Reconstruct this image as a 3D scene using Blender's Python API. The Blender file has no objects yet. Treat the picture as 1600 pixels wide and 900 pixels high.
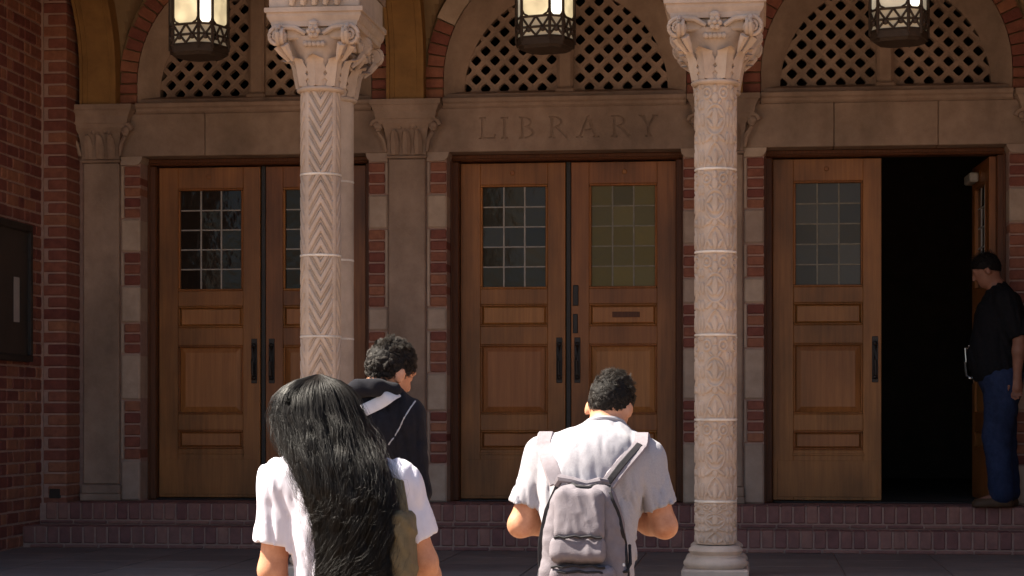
import bpy, bmesh, math, random
import numpy as np
from mathutils import Vector, Matrix

random.seed(7); rng = np.random.default_rng(7)
SC = bpy.context.scene
COL = SC.collection
R = math.radians

# ------------------------------------------------------------------ camera, sky, sun, exposure
cam_d = bpy.data.cameras.new('camera'); cam = bpy.data.objects.new('camera', cam_d); COL.objects.link(cam)
cam.location = (1.3557, -14.81, 0.6518)
cam.rotation_euler = (R(90), 0, 0.1163)
cam_d.sensor_width = 36; cam_d.lens = 36 * 3254.4 / 1600
cam_d.shift_y = 193.0 / 1600
cam_d.clip_start = 0.1; cam_d.clip_end = 3000
SC.camera = cam

TO_SUN = Vector((-0.60, -0.02, 0.80)).normalized()
world = bpy.data.worlds.new('World'); SC.world = world; world.use_nodes = True
wn = world.node_tree.nodes; wl = world.node_tree.links
sky = wn.new('ShaderNodeTexSky'); sky.sky_type = 'NISHITA'; sky.sun_disc = False
sky.sun_elevation = math.asin(TO_SUN.z); sky.sun_rotation = math.atan2(TO_SUN.x, TO_SUN.y) % (2 * math.pi)
sky.dust_density = 2.0; sky.air_density = 1.0
wl.new(sky.outputs[0], wn['Background'].inputs['Color']); wn['Background'].inputs['Strength'].default_value = 0.05
sun_d = bpy.data.lights.new('sun', 'SUN'); sun = bpy.data.objects.new('sun', sun_d); COL.objects.link(sun)
sun_d.energy = 5.0; sun_d.angle = R(0.53); sun_d.color = (1.0, 0.91, 0.77)
sun.rotation_euler = TO_SUN.to_track_quat('Z', 'Y').to_euler(); sun.location = (-20, 0, 25)
SC.view_settings.view_transform = 'Standard'; SC.view_settings.look = 'None'
SC.view_settings.exposure = 1.8; SC.view_settings.gamma = 1.0
SC.cycles.max_bounces = 7; SC.cycles.diffuse_bounces = 5; SC.cycles.use_denoising = True
SC.cycles.sample_clamp_indirect = 6

# ------------------------------------------------------------------ materials
MATS = {}
def nodes_of(m): return m.node_tree.nodes, m.node_tree.links
def mat(name, c1, c2=None, rough=0.8, scale=6.0, bump=0.0, bscale=60.0, rnd=0.0, metal=0.0, spec=0.3,
        stretch=(1, 1, 1), detail=5, sheen=0.0, stain=0.0, stainscale=1.5, bdist=0.004):
    """Principled with noise-mixed colour, optional stains, per-object random value and bump."""
    m = bpy.data.materials.new(name); m.use_nodes = True; n, l = nodes_of(m); b = n['Principled BSDF']
    b.inputs['Roughness'].default_value = rough; b.inputs['Metallic'].default_value = metal
    b.inputs['Specular IOR Level'].default_value = spec
    if sheen: b.inputs['Sheen Weight'].default_value = sheen
    tc = n.new('ShaderNodeTexCoord'); mp = n.new('ShaderNodeMapping'); mp.inputs['Scale'].default_value = stretch
    geo = n.new('ShaderNodeNewGeometry')
    l.new(geo.outputs['Position'], mp.inputs['Vector'])
    nz = n.new('ShaderNodeTexNoise'); nz.inputs['Scale'].default_value = scale; nz.inputs['Detail'].default_value = detail
    nz.inputs['Roughness'].default_value = 0.65
    l.new(mp.outputs[0], nz.inputs['Vector'])
    ramp = n.new('ShaderNodeMapRange'); ramp.inputs[1].default_value = 0.32; ramp.inputs[2].default_value = 0.68
    l.new(nz.outputs['Fac'], ramp.inputs[0])
    mx = n.new('ShaderNodeMix'); mx.data_type = 'RGBA'
    mx.inputs[6].default_value = (*c1, 1); mx.inputs[7].default_value = (*(c2 or c1), 1)
    l.new(ramp.outputs[0], mx.inputs[0]); out = mx.outputs[2]
    if stain:
        n2 = n.new('ShaderNodeTexNoise'); n2.inputs['Scale'].default_value = stainscale; n2.inputs['Detail'].default_value = 6
        mp2 = n.new('ShaderNodeMapping'); mp2.inputs['Scale'].default_value = (1, 1, 0.45)
        l.new(geo.outputs['Position'], mp2.inputs[0]); l.new(mp2.outputs[0], n2.inputs['Vector'])
        r2 = n.new('ShaderNodeMapRange'); r2.inputs[1].default_value = 0.4; r2.inputs[2].default_value = 0.7
        r2.inputs[3].default_value = 1.0; r2.inputs[4].default_value = 1.0 - stain
        l.new(n2.outputs['Fac'], r2.inputs[0])
        hs = n.new('ShaderNodeHueSaturation'); l.new(out, hs.inputs['Color']); l.new(r2.outputs[0], hs.inputs['Value']); out = hs.outputs[0]
    if rnd:
        oi = n.new('ShaderNodeObjectInfo'); r3 = n.new('ShaderNodeMapRange')
        r3.inputs[3].default_value = 1 - rnd; r3.inputs[4].default_value = 1 + rnd
        l.new(oi.outputs['Random'], r3.inputs[0])
        hs2 = n.new('ShaderNodeHueSaturation'); l.new(out, hs2.inputs['Color']); l.new(r3.outputs[0], hs2.inputs['Value'])
        r4 = n.new('ShaderNodeMath'); r4.operation = 'MULTIPLY_ADD'; r4.inputs[1].default_value = 0.03 * min(1, rnd * 3); r4.inputs[2].default_value = 0.485
        l.new(oi.outputs['Random'], r4.inputs[0]); l.new(r4.outputs[0], hs2.inputs['Hue']); out = hs2.outputs[0]
    l.new(out, b.inputs['Base Color'])
    if bump:
        bn = n.new('ShaderNodeTexNoise'); bn.inputs['Scale'].default_value = bscale; bn.inputs['Detail'].default_value = 6
        l.new(mp.outputs[0], bn.inputs['Vector'])
        bp = n.new('ShaderNodeBump'); bp.inputs['Strength'].default_value = bump; bp.inputs['Distance'].default_value = bdist
        l.new(bn.outputs['Fac'], bp.inputs['Height']); l.new(bp.outputs[0], b.inputs['Normal'])
    MATS[name] = m
    return m

def stone(name, c1, c2, **k):
    d = dict(rough=0.85, scale=9, bump=0.5, bscale=70, stain=0.42, stainscale=2.2, rnd=0.05); d.update(k); return mat(name, c1, c2, **d)
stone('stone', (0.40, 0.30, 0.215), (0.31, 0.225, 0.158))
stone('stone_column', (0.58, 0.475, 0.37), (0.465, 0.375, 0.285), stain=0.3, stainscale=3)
stone('stone_mortar', (0.86, 0.80, 0.70), (0.70, 0.63, 0.54), stain=0.3, stainscale=8)
stone('stone_quoin', (0.50, 0.39, 0.295), (0.40, 0.305, 0.225), rnd=0.12, stain=.25)
mat('brick', (0.285, 0.108, 0.07), (0.19, 0.07, 0.048), rough=0.85, scale=14, bump=0.7, bscale=90, rnd=0.3)
mat('brick_step', (0.285, 0.142, 0.114), (0.20, 0.10, 0.083), rough=0.8, scale=14, bump=0.6, bscale=90, rnd=0.22)
mat('mortar', (0.42, 0.275, 0.225), (0.33, 0.21, 0.17), rough=0.95, scale=20, bump=0.8, bscale=160)
mat('plaster', (0.27, 0.185, 0.10), (0.215, 0.145, 0.08), rough=0.9, scale=4, bump=0.3)
mat('gold_rib', (0.33, 0.175, 0.055), (0.24, 0.125, 0.04), rough=0.7, scale=7, bump=0.3, stain=0.3)
mat('wood', (0.39, 0.172, 0.042), (0.265, 0.113, 0.027), rough=0.4, scale=7, stretch=(7, 7, 0.3), bump=0.2, bscale=40, rnd=0.14, spec=0.35, stain=0.55, stainscale=2.6)
mat('wood_panel', (0.44, 0.20, 0.052), (0.315, 0.138, 0.035), rough=0.4, scale=7, stretch=(7, 7, 0.3), bump=0.2, bscale=40, rnd=0.1, spec=0.35, stain=0.45, stainscale=2.2)
mat('wood_dark', (0.13, 0.045, 0.016), (0.075, 0.026, 0.011), rough=0.5, scale=14, stretch=(6, 6, 0.35), bump=0.2)
mat('lead_dull', (0.3, 0.27, 0.21), (0.2, 0.18, 0.14), rough=0.6, scale=20, spec=0.4)
mat('lead', (0.42, 0.38, 0.34), (0.32, 0.29, 0.26), rough=0.5, scale=20, spec=0.5)
mat('bronze', (0.075, 0.052, 0.038), (0.05, 0.035, 0.026), rough=0.55, scale=30, bump=0.3, metal=0.2, spec=0.4)
mat('iron', (0.028, 0.024, 0.022), (0.018, 0.015, 0.014), rough=0.5, scale=30, bump=0.3, metal=0.2, spec=0.5)
mat('chrome', (0.75, 0.74, 0.72), (0.65, 0.64, 0.62), rough=0.25, metal=1.0)
mat('interior', (0.11, 0.085, 0.07), (0.08, 0.065, 0.055), rough=0.9)
mat('floor_tile', (0.22, 0.185, 0.165), (0.17, 0.145, 0.13), rough=0.6, scale=6, bump=0.3, rnd=0.1, stain=0.2)
mat('plaza', (0.255, 0.175, 0.118), (0.205, 0.14, 0.095), rough=0.9, scale=2.5, bump=0.4, stain=0.2)
mat('board', (0.045, 0.035, 0.03), (0.03, 0.025, 0.022), rough=0.45, spec=0.4)
mat('paper', (0.40, 0.36, 0.33), (0.34, 0.3, 0.28), rough=0.7)
mat('skin', (0.58, 0.29, 0.175), (0.44, 0.19, 0.105), rough=0.5, scale=26, bump=0.3, bscale=260, spec=0.4, bdist=.002)
mat('skin_shaded', (0.28, 0.13, 0.085), (0.22, 0.10, 0.065), rough=0.55, scale=18, spec=0.35)  # skin colour darkened to stand in for the dim light at the door
mat('hair', (0.008, 0.0055, 0.0042), (0.005, 0.0036, 0.003), rough=0.5, spec=0.38)
mat('hair_base', (0.008, 0.006, 0.005), (0.006, 0.0045, 0.004), rough=0.7, spec=0.15)
mat('hair_brown', (0.028, 0.018, 0.012), (0.018, 0.012, 0.008), rough=0.6, spec=0.5)
mat('shirt_grey', (0.365, 0.355, 0.39), (0.32, 0.31, 0.345), rough=0.95, scale=160, bump=0.25, bscale=400, sheen=0.15, spec=0.1, detail=2)
mat('shirt_white', (0.66, 0.645, 0.74), (0.62, 0.60, 0.69), rough=0.95, scale=30, bump=0.2, bscale=350, sheen=0.15, spec=0.1)
mat('hoodie', (0.015, 0.015, 0.02), (0.011, 0.011, 0.015), rough=0.95, scale=60, bump=0.35, bscale=300, sheen=0.05, spec=0.1)
mat('shirt_black', (0.013, 0.013, 0.015), (0.009, 0.009, 0.011), rough=0.95, scale=40, bump=0.3, spec=0.1)
mat('denim', (0.03, 0.045, 0.10), (0.02, 0.03, 0.07), rough=0.95, scale=40, bump=0.4, bscale=300, spec=0.1, stain=0.25, stainscale=9)
mat('trousers', (0.06, 0.055, 0.05), (0.045, 0.04, 0.038), rough=0.95, scale=40, bump=0.3)
mat('shoe', (0.09, 0.052, 0.028), (0.06, 0.034, 0.018), rough=0.6, scale=20)
mat('shoe_dark', (0.03, 0.03, 0.03), (0.02, 0.02, 0.02), rough=0.6, scale=20)
mat('pack', (0.20, 0.178, 0.20), (0.165, 0.146, 0.165), rough=0.8, scale=25, bump=0.5, bscale=320, spec=0.25)
mat('pack_strap', (0.27, 0.24, 0.265), (0.23, 0.2, 0.22), rough=0.85, scale=60, bump=0.5, bscale=400)
mat('webbing', (0.022, 0.02, 0.024), (0.016, 0.015, 0.018), rough=0.8, scale=80, bump=0.4)
mat('strap_pale', (0.62, 0.6, 0.62), (0.55, 0.53, 0.55), rough=0.8, scale=60, bump=0.3)
mat('piping', (0.42, 0.42, 0.44), (0.36, 0.36, 0.38), rough=0.8)
mat('olive', (0.15, 0.12, 0.07), (0.11, 0.088, 0.05), rough=0.85, scale=40, bump=0.4, bscale=300)
mat('badge', (0.75, 0.75, 0.75), (0.6, 0.6, 0.6), rough=0.4)
mat('eye', (0.7, 0.68, 0.65), (0.6, 0.58, 0.55), rough=0.2)
mat('phone', (0.02, 0.02, 0.022), (0.02, 0.02, 0.022), rough=0.2)

def glass_mat(name, tint, rough, strength=0.0):
    m = bpy.data.materials.new(name); m.use_nodes = True; n, l = nodes_of(m); b = n['Principled BSDF']
    b.inputs['Roughness'].default_value = rough; b.inputs['Specular IOR Level'].default_value = 0.22
    oi = n.new('ShaderNodeObjectInfo'); geo = n.new('ShaderNodeNewGeometry')
    hs = n.new('ShaderNodeHueSaturation'); hs.inputs['Color'].default_value = (*tint, 1)
    r = n.new('ShaderNodeMapRange'); r.inputs[3].default_value = 0.72; r.inputs[4].default_value = 1.3
    l.new(oi.outputs['Random'], r.inputs[0]); l.new(r.outputs[0], hs.inputs['Value']); l.new(hs.outputs[0], b.inputs['Base Color'])
    bn = n.new('ShaderNodeTexNoise'); bn.inputs['Scale'].default_value = 14; l.new(geo.outputs['Position'], bn.inputs['Vector'])
    bp = n.new('ShaderNodeBump'); bp.inputs['Strength'].default_value = 0.25; bp.inputs['Distance'].default_value = 0.01
    l.new(bn.outputs['Fac'], bp.inputs['Height']); l.new(bp.outputs[0], b.inputs['Normal'])
    MATS[name] = m
glass_mat('glass_dark', (0.022, 0.016, 0.012), 0.1)
glass_mat('glass_green', (0.13, 0.10, 0.028), 0.25)
glass_mat('glass_smoke', (0.05, 0.044, 0.032), 0.12)
glass_mat('glass_grey', (0.085, 0.082, 0.07), 0.25)
def lamp_glass(name, col, s):
    m = bpy.data.materials.new(name); m.use_nodes = True; n, l = nodes_of(m); b = n['Principled BSDF']
    b.inputs['Base Color'].default_value = (0.75, 0.66, 0.48, 1); b.inputs['Roughness'].default_value = 0.25
    geo = n.new('ShaderNodeNewGeometry'); nz = n.new('ShaderNodeTexNoise'); nz.inputs['Scale'].default_value = 9
    l.new(geo.outputs['Position'], nz.inputs['Vector'])
    r = n.new('ShaderNodeMapRange'); r.inputs[1].default_value = 0.35; r.inputs[2].default_value = 0.65
    r.inputs[3].default_value = 0.7 * s; r.inputs[4].default_value = 1.25 * s
    l.new(nz.outputs['Fac'], r.inputs[0]); l.new(r.outputs[0], b.inputs['Emission Strength'])
    b.inputs['Emission Color'].default_value = (*col, 1); MATS[name] = m
lamp_glass('lamp_cream', (1.0, 0.80, 0.46), 0.22)
lamp_glass('lamp_bright', (1.0, 0.90, 0.72), 1.0)
lamp_glass('lamp_dim', (0.9, 0.8, 0.6), 0.10)
lamp_glass('lamp_low', (0.9, 0.78, 0.55), 0.03)

# ------------------------------------------------------------------ mesh helpers
class MB:
    def __init__(s): s.v = []; s.f = []
    def add(s, vs, fs):
        o = len(s.v); s.v += [tuple(p) for p in vs]; s.f += [tuple(i + o for i in q) for q in fs]; return s
    def box(s, x0, x1, y0, y1, z0, z1, b=0.0):
        if b > 0:
            v, f = chamfer(x1 - x0, y1 - y0, z1 - z0, b); c = ((x0 + x1) / 2, (y0 + y1) / 2, (z0 + z1) / 2)
            return s.add([(p[0] + c[0], p[1] + c[1], p[2] + c[2]) for p in v], f)
        return s.add([(x0, y0, z0), (x1, y0, z0), (x1, y1, z0), (x0, y1, z0), (x0, y0, z1), (x1, y0, z1), (x1, y1, z1), (x0, y1, z1)],
                     [(0, 3, 2, 1), (4, 5, 6, 7), (0, 1, 5, 4), (1, 2, 6, 5), (2, 3, 7, 6), (3, 0, 4, 7)])
    def prism(s, pts, y0, y1):
        """polygon pts (x,z) extruded along y"""
        n = len(pts); v = [(x, y0, z) for x, z in pts] + [(x, y1, z) for x, z in pts]
        f = [tuple(range(n)), tuple(range(2 * n - 1, n - 1, -1))] + [(i, i + n, (i + 1) % n + n, (i + 1) % n) for i in range(n)]
        return s.add(v, f)
    def lathe(s, prof, seg, c=(0, 0)):
        """prof list of (r,z), closed caps"""
        v = []; f = []
        for r, z in prof:
            for k in range(seg):
                a = 2 * math.pi * k / seg; v.append((c[0] + r * math.cos(a), c[1] + r * math.sin(a), z))
        for i in range(len(prof) - 1):
            for k in range(seg):
                k2 = (k + 1) % seg; f.append((i * seg + k, i * seg + k2, (i + 1) * seg + k2, (i + 1) * seg + k))
        f.append(tuple(range(seg - 1, -1, -1))); f.append(tuple(range((len(prof) - 1) * seg, len(prof) * seg)))
        return s.add(v, f)
    def loft(s, secs):
        """secs: rectangles (z, x0, x1, y0, y1) stacked"""
        v = []; f = []
        for z, x0, x1, y0, y1 in secs: v += [(x0, y0, z), (x1, y0, z), (x1, y1, z), (x0, y1, z)]
        for i in range(len(secs) - 1):
            for k in range(4):
                k2 = (k + 1) % 4; f.append((i * 4 + k, i * 4 + k2, i * 4 + 4 + k2, i * 4 + 4 + k))
        f.append((3, 2, 1, 0)); n = (len(secs) - 1) * 4; f.append((n, n + 1, n + 2, n + 3))
        return s.add(v, f)
    def tube(s, pts, rad, seg=6, closed=False):
        pts = [Vector(p) for p in pts]; n = len(pts); v = []; f = []
        rr = rad if isinstance(rad, (list, tuple)) else [rad] * n
        up = Vector((0.13, 0.31, 0.94))
        for i, p in enumerate(pts):
            t = (pts[(i + 1) % n] - pts[i - 1]) if closed else (pts[min(i + 1, n - 1)] - pts[max(i - 1, 0)])
            t.normalize(); a = t.cross(up)
            if a.length < 1e-3: a = t.cross(Vector((1, 0, 0)))
            a.normalize(); b = t.cross(a)
            for k in range(seg):
                w = 2 * math.pi * k / seg; v.append(p + (a * math.cos(w) + b * math.sin(w)) * rr[i])
        m = n if closed else n - 1
        for i in range(m):
            j = (i + 1) % n
            for k in range(seg):
                k2 = (k + 1) % seg; f.append((i * seg + k, i * seg + k2, j * seg + k2, j * seg + k))
        if not closed: f.append(tuple(range(seg - 1, -1, -1))); f.append(tuple(range((n - 1) * seg, n * seg)))
        return s.add(v, f)
    def ball(s, c, r, seg=8, rings=6):
        prof = [(max(1e-4, math.sin(math.pi * i / rings)), -math.cos(math.pi * i / rings)) for i in range(rings + 1)]
        r = r if isinstance(r, (tuple, list)) else (r, r, r); t = MB().lathe(prof, seg)
        return s.add([(c[0] + p[0] * r[0], c[1] + p[1] * r[1], c[2] + p[2] * r[2]) for p in t.v], t.f)
    def band(s, pts, nrm, w, t):
        """flat strap along pts: nrm outward normals, width w, thickness t"""
        pts = [Vector(p) for p in pts]; n = len(pts); v = []; f = []
        for i, p in enumerate(pts):
            d = (pts[min(i + 1, n - 1)] - pts[max(i - 1, 0)]).normalized(); N = Vector(nrm[i]); N = (N - d * N.dot(d)).normalized(); S = d.cross(N)
            ww = w[i] if isinstance(w, (list, tuple)) else w
            for a, b in ((-1, 0), (-0.8, 1), (0.8, 1), (1, 0), (0.8, -1), (-0.8, -1)): v.append(p + S * (a * ww / 2) + N * (b * t / 2))
        for i in range(n - 1):
            for k in range(6): f.append((i * 6 + k, i * 6 + (k + 1) % 6, i * 6 + 6 + (k + 1) % 6, i * 6 + 6 + k))
        f.append((5, 4, 3, 2, 1, 0)); f.append(tuple(range((n - 1) * 6, n * 6)))
        return s.add(v, f)
    def mesh(s, name, smooth=False):
        me = bpy.data.meshes.new(name); me.from_pydata(s.v, [], s.f)
        bm = bmesh.new(); bm.from_mesh(me); bmesh.ops.recalc_face_normals(bm, faces=bm.faces); bm.to_mesh(me); bm.free()
        if smooth:
            me.polygons.foreach_set('use_smooth', [True] * len(me.polygons))
            try: me.set_sharp_from_angle(angle=R(40))
            except Exception: pass
        return me
    def build(s, name, m, parent=None, loc=(0, 0, 0), smooth=False):
        return link(name, s.mesh(name, smooth), m, parent, loc)

def chamfer(dx, dy, dz, b):
    b = min(b, dx * .4, dy * .4, dz * .4); h = (dx / 2, dy / 2, dz / 2); v = []; ix = {}
    for sx in (-1, 1):
        for sy in (-1, 1):
            for sz in (-1, 1):
                for ax in range(3):
                    p = [sx * (h[0] - b), sy * (h[1] - b), sz * (h[2] - b)]; p[ax] = (sx, sy, sz)[ax] * h[ax]
                    ix[(sx, sy, sz, ax)] = len(v); v.append(tuple(p))
    f = []
    for ax in range(3):
        o1, o2 = [a for a in range(3) if a != ax]
        for sg in (-1, 1):
            q = []
            for a, c in ((-1, -1), (1, -1), (1, 1), (-1, 1)):
                s = [0, 0, 0]; s[ax] = sg; s[o1] = a; s[o2] = c; q.append(ix[(*s, ax)])
            f.append(tuple(q))
        for a in (-1, 1):
            for c in (-1, 1):   # edge along axis ax
                s0 = [0, 0, 0]; s0[ax] = -1; s0[o1] = a; s0[o2] = c; s1 = list(s0); s1[ax] = 1
                f.append((ix[(*s0, o1)], ix[(*s1, o1)], ix[(*s1, o2)], ix[(*s0, o2)]))
    for sx in (-1, 1):
        for sy in (-1, 1):
            for sz in (-1, 1): f.append(tuple(ix[(sx, sy, sz, a)] for a in range(3)))
    return v, f

def link(name, me, m=None, parent=None, loc=(0, 0, 0)):
    if m and not me.materials: me.materials.append(MATS[m])
    o = bpy.data.objects.new(name, me); COL.objects.link(o); o.location = loc
    if parent: o.parent = parent
    return o
def thing(name, label, cat, loc=(0, 0, 0), group=None):
    o = bpy.data.objects.new(name, None); COL.objects.link(o); o.location = loc; o.empty_display_size = 0.2
    o['label'] = label; o['category'] = cat
    if group: o['group'] = group
    return o
def tag(o, label=None, cat=None, group=None, kind=None):
    for k, v in (('label', label), ('category', cat), ('group', group), ('kind', kind)):
        if v: o[k] = v
    return o
BOXES = {}
def piece(name, m, parent, x0, x1, y0, y1, z0, z1, b=0.006):
    """box piece with chamfered edges; alike sizes share one mesh"""
    k = (name, m, round(x1 - x0, 3), round(y1 - y0, 3), round(z1 - z0, 3))
    if k not in BOXES:
        v, f = chamfer(*k[2:], b); BOXES[k] = MB().add(v, f).mesh(name)
    return link(name, BOXES[k], m, parent, ((x0 + x1) / 2, (y0 + y1) / 2, (z0 + z1) / 2))

# ------------------------------------------------------------------ signed distance modelling (bodies, clothes, bags)
def V3(p): return np.asarray(p, float)
def smin(a, b, k):
    h = np.clip(0.5 + 0.5 * (b - a) / k, 0, 1); return b + (a - b) * h - k * h * (1 - h)
def cone(P, a, b, r1, r2):
    a = V3(a); ab = V3(b) - a; t = np.clip(((P - a) @ ab) / (ab @ ab), 0, 1)
    return np.linalg.norm(P - a - t[..., None] * ab, axis=-1) - (r1 + t * (r2 - r1))
def ell(P, c, r, M=None):
    q = P - V3(c)
    if M is not None: q = q @ M
    r = V3(r); k0 = np.linalg.norm(q / r, axis=-1); k1 = np.linalg.norm(q / (r * r), axis=-1) + 1e-9
    return k0 * (k0 - 1) / k1
def rbox(P, c, h, rd, M=None):
    q = P - V3(c)
    if M is not None: q = q @ M
    d = np.abs(q) - (V3(h) - rd); return np.linalg.norm(np.maximum(d, 0), axis=-1) + np.minimum(d.max(-1), 0) - rd
def half(P, p, n):
    n = V3(n); return (P - V3(p)) @ (n / np.linalg.norm(n))
def wnoise(P, fx, fy, fz, ph=0.0):
    x, y, z = P[..., 0], P[..., 1], P[..., 2]
    return (np.sin(fx * x + 1.7 * np.sin(0.6 * fz * z + ph) + ph) * np.cos(fz * z + 1.3 * np.sin(0.5 * fx * x + 2 * ph)) +
            0.5 * np.sin(1.9 * fx * x + 1.6 * fz * z + 0.7 * fy * y + 3 * ph))
def ridge(P, fx, fy, fz, ph=0.0):
    return 1.0 - 2.2 * np.abs(wnoise(P, fx, fy, fz, ph)) ** .6 * .8
def nets(fn, lo, hi, h, name, m, parent, loc=(0, 0, 0)):
    lo = V3(lo); hi = V3(hi); n = np.ceil((hi - lo) / h).astype(int) + 1
    ax = [lo[i] + h * np.arange(n[i]) for i in range(3)]
    P = np.stack(np.meshgrid(*ax, indexing='ij'), -1); v = fn(P); ins = v < 0
    nc = n - 1; acc = np.zeros((*nc, 3)); cnt = np.zeros(nc)
    cs = [(i, j, k) for i in (0, 1) for j in (0, 1) for k in (0, 1)]
    def cut(A, c): return A[c[0]:c[0] + nc[0], c[1]:c[1] + nc[1], c[2]:c[2] + nc[2]]
    for a in range(3):
        for c in cs:
            if c[a]: continue
            d = list(c); d[a] = 1
            va, vb = cut(v, c), cut(v, d); mk = (va < 0) != (vb < 0)
            t = np.where(mk, va / np.where(mk, va - vb, 1), 0); q = np.zeros((*nc, 3)); q[...] = c; q[..., a] = t
            acc += np.where(mk[..., None], q, 0); cnt += mk
    act = cnt > 0; idx = -np.ones(nc, int); idx[act] = np.arange(act.sum())
    base = np.stack(np.meshgrid(*[np.arange(k) for k in nc], indexing='ij'), -1)
    pos = lo + h * (base[act] + acc[act] / cnt[act][:, None])
    faces = []
    for a in range(3):
        b, c = (a + 1) % 3, (a + 2) % 3
        s0 = [slice(None)] * 3; s1 = [slice(None)] * 3; s0[a] = slice(0, -1); s1[a] = slice(1, None)
        for s in (s0, s1): s[b] = slice(1, -1); s[c] = slice(1, -1)
        A, B = ins[tuple(s0)], ins[tuple(s1)]; e = np.argwhere(A != B)
        if len(e) == 0: continue
        fl = A[tuple(e.T)]; e = e.copy(); e[:, b] += 1; e[:, c] += 1
        def cell(db, dc):
            q = e.copy(); q[:, b] += db; q[:, c] += dc; return idx[tuple(q.T)]
        Q = np.stack([cell(-1, -1), cell(0, -1), cell(0, 0), cell(-1, 0)], 1); Q[~fl] = Q[~fl][:, ::-1]; faces.append(Q)
    F = np.concatenate(faces); F = F[(F >= 0).all(1)]
    me = bpy.data.meshes.new(name); me.from_pydata(pos.tolist(), [], F.tolist())
    me.polygons.foreach_set('use_smooth', [True] * len(me.polygons))
    return link(name, me, m, parent, loc)
def union(ds, k=0.03):
    o = ds[0]
    for d in ds[1:]: o = smin(o, d, k)
    return o
def strands(name, m, parent, curves, radii, seg=3):
    """many thin hair tubes in one mesh; curves: (n, k, 3)"""
    C = np.asarray(curves); n, k, _ = C.shape
    T = np.gradient(C, axis=1); T /= np.linalg.norm(T, axis=-1, keepdims=True) + 1e-9
    A = np.cross(T, np.array([0.21, 0.43, 0.88])); A /= np.linalg.norm(A, axis=-1, keepdims=True) + 1e-9; B = np.cross(T, A)
    rad = np.asarray(radii)[:, None] * np.linspace(1, 0.35, k)[None, :]
    vs = np.stack([C + rad[..., None] * (A * math.cos(w) + B * math.sin(w)) for w in [2 * math.pi * i / seg for i in range(seg)]], 2)
    base = (np.arange(n) * k * seg)[:, None, None] + (np.arange(k - 1) * seg)[None, :, None] + np.arange(seg)[None, None, :]
    nx = (np.arange(n) * k * seg)[:, None, None] + (np.arange(k - 1) * seg)[None, :, None] + ((np.arange(seg) + 1) % seg)[None, None, :]
    F = np.stack([base, nx, nx + seg, base + seg], -1).reshape(-1, 4)
    me = bpy.data.meshes.new(name); me.from_pydata(vs.reshape(-1, 3).tolist(), [], F.tolist())
    me.polygons.foreach_set('use_smooth', [True] * len(me.polygons))
    return link(name, me, m, parent)

# ================================================================== SETTING
BAY = 2.265
ground = MB().add([(-600, -600, -0.95), (600, -600, -0.95), (600, 600, -0.95), (-600, 600, -0.95)], [(0, 1, 2, 3)]).build('ground', 'plaza')
tag(ground, kind='structure')
terrace = MB().box(-12, 12, -7.35, -4.9, -1.0, -0.85, 0.01).build('terrace_pavement', 'plaza'); tag(terrace, kind='structure')
fs = MB()
for i in range(4): fs.box(-3.75, 3.75, -4.8 + 0.35 * i, -3.0, -1.0 + 0.0, -0.85 + 0.1375 * (i + 1) - (0.004 if i == 3 else 0), 0.01)
tag(fs.build('front_steps', 'plaza'), kind='structure')
# arcade floor of dark tiles
af = MB().box(-3.75, 3.75, -3.72, -0.5, -0.5, -0.308).build('arcade_floor', 'mortar'); tag(af, kind='structure')
for i in range(12):
    for j in range(5):
        x0 = -3.75 + 0.625 * i; y0 = -3.74 + 0.608 * j
        piece('floor_tile', 'floor_tile', af, x0 + .004, x0 + .621, y0 + .004, y0 + .604, -0.33, -0.30, 0.003)
# two brick steps and the landing in front of the doors
es = MB(); es.box(-3.75, 3.75, -0.34, 0.34, -0.4, -0.006); es.box(-3.75, 3.75, -0.69, -0.34, -0.4, -0.156)
es = es.build('entrance_steps', 'mortar'); tag(es, kind='structure')
nb = 86; w = 7.5 / nb
for row, (y0, y1, z0, z1) in enumerate(((-0.35, -0.12, -0.118, 0.0), (-0.70, -0.47, -0.268, -0.15))):
    for k in range(nb):
        x0 = -3.75 + k * w + (w / 2 if row == 0 else 0); j = random.uniform(-.003, .003)
        piece('brick', 'brick_step', es, x0 + .006, min(x0 + w - .006, 3.75), y0 + j, y1, z0, z1 + j * .5, 0.006)
for z0, z1, y0, off in ((-0.15, -0.128, -0.352, 0.0), (-0.30, -0.278, -0.702, 0.1)):
    for k in range(30):
        x0 = -3.75 + k * 0.25 + off * .5
        piece('brick', 'brick_step', es, x0 + .006, x0 + .244, y0 + random.uniform(-.004, .004), y0 + .1, z0, z1, 0.004)
for j in range(3):
    for k in range(34):
        x0 = -3.75 + 0.22 * k + (0.11 if j % 2 else 0)
        piece('paving_brick', 'brick_step', es, x0 + .005, min(x0 + .215, 3.74), -0.113 + .105 * j, -0.018 + .105 * j, -0.05, -0.001, 0.004)

# ================================================================== LIBRARY BUILDING
LIB = thing('library_building', 'brick and tan stone library entrance with three arched double doorways', 'building', (0, 0, 0))
def P_(name, mb, m, parent=LIB, smooth=False, loc=(0, 0, 0)): return mb.build(name, m, parent, loc, smooth)
PX = [-3.3975, -1.1325, 1.1325, 3.3975]; BX = [-BAY, 0, BAY]
# wall cores behind pilasters and quoins
for xp in PX:
    P_('wall', MB().box(xp - .2845, xp + .2845, .012, .34, 0, 2.9), 'mortar')
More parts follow.
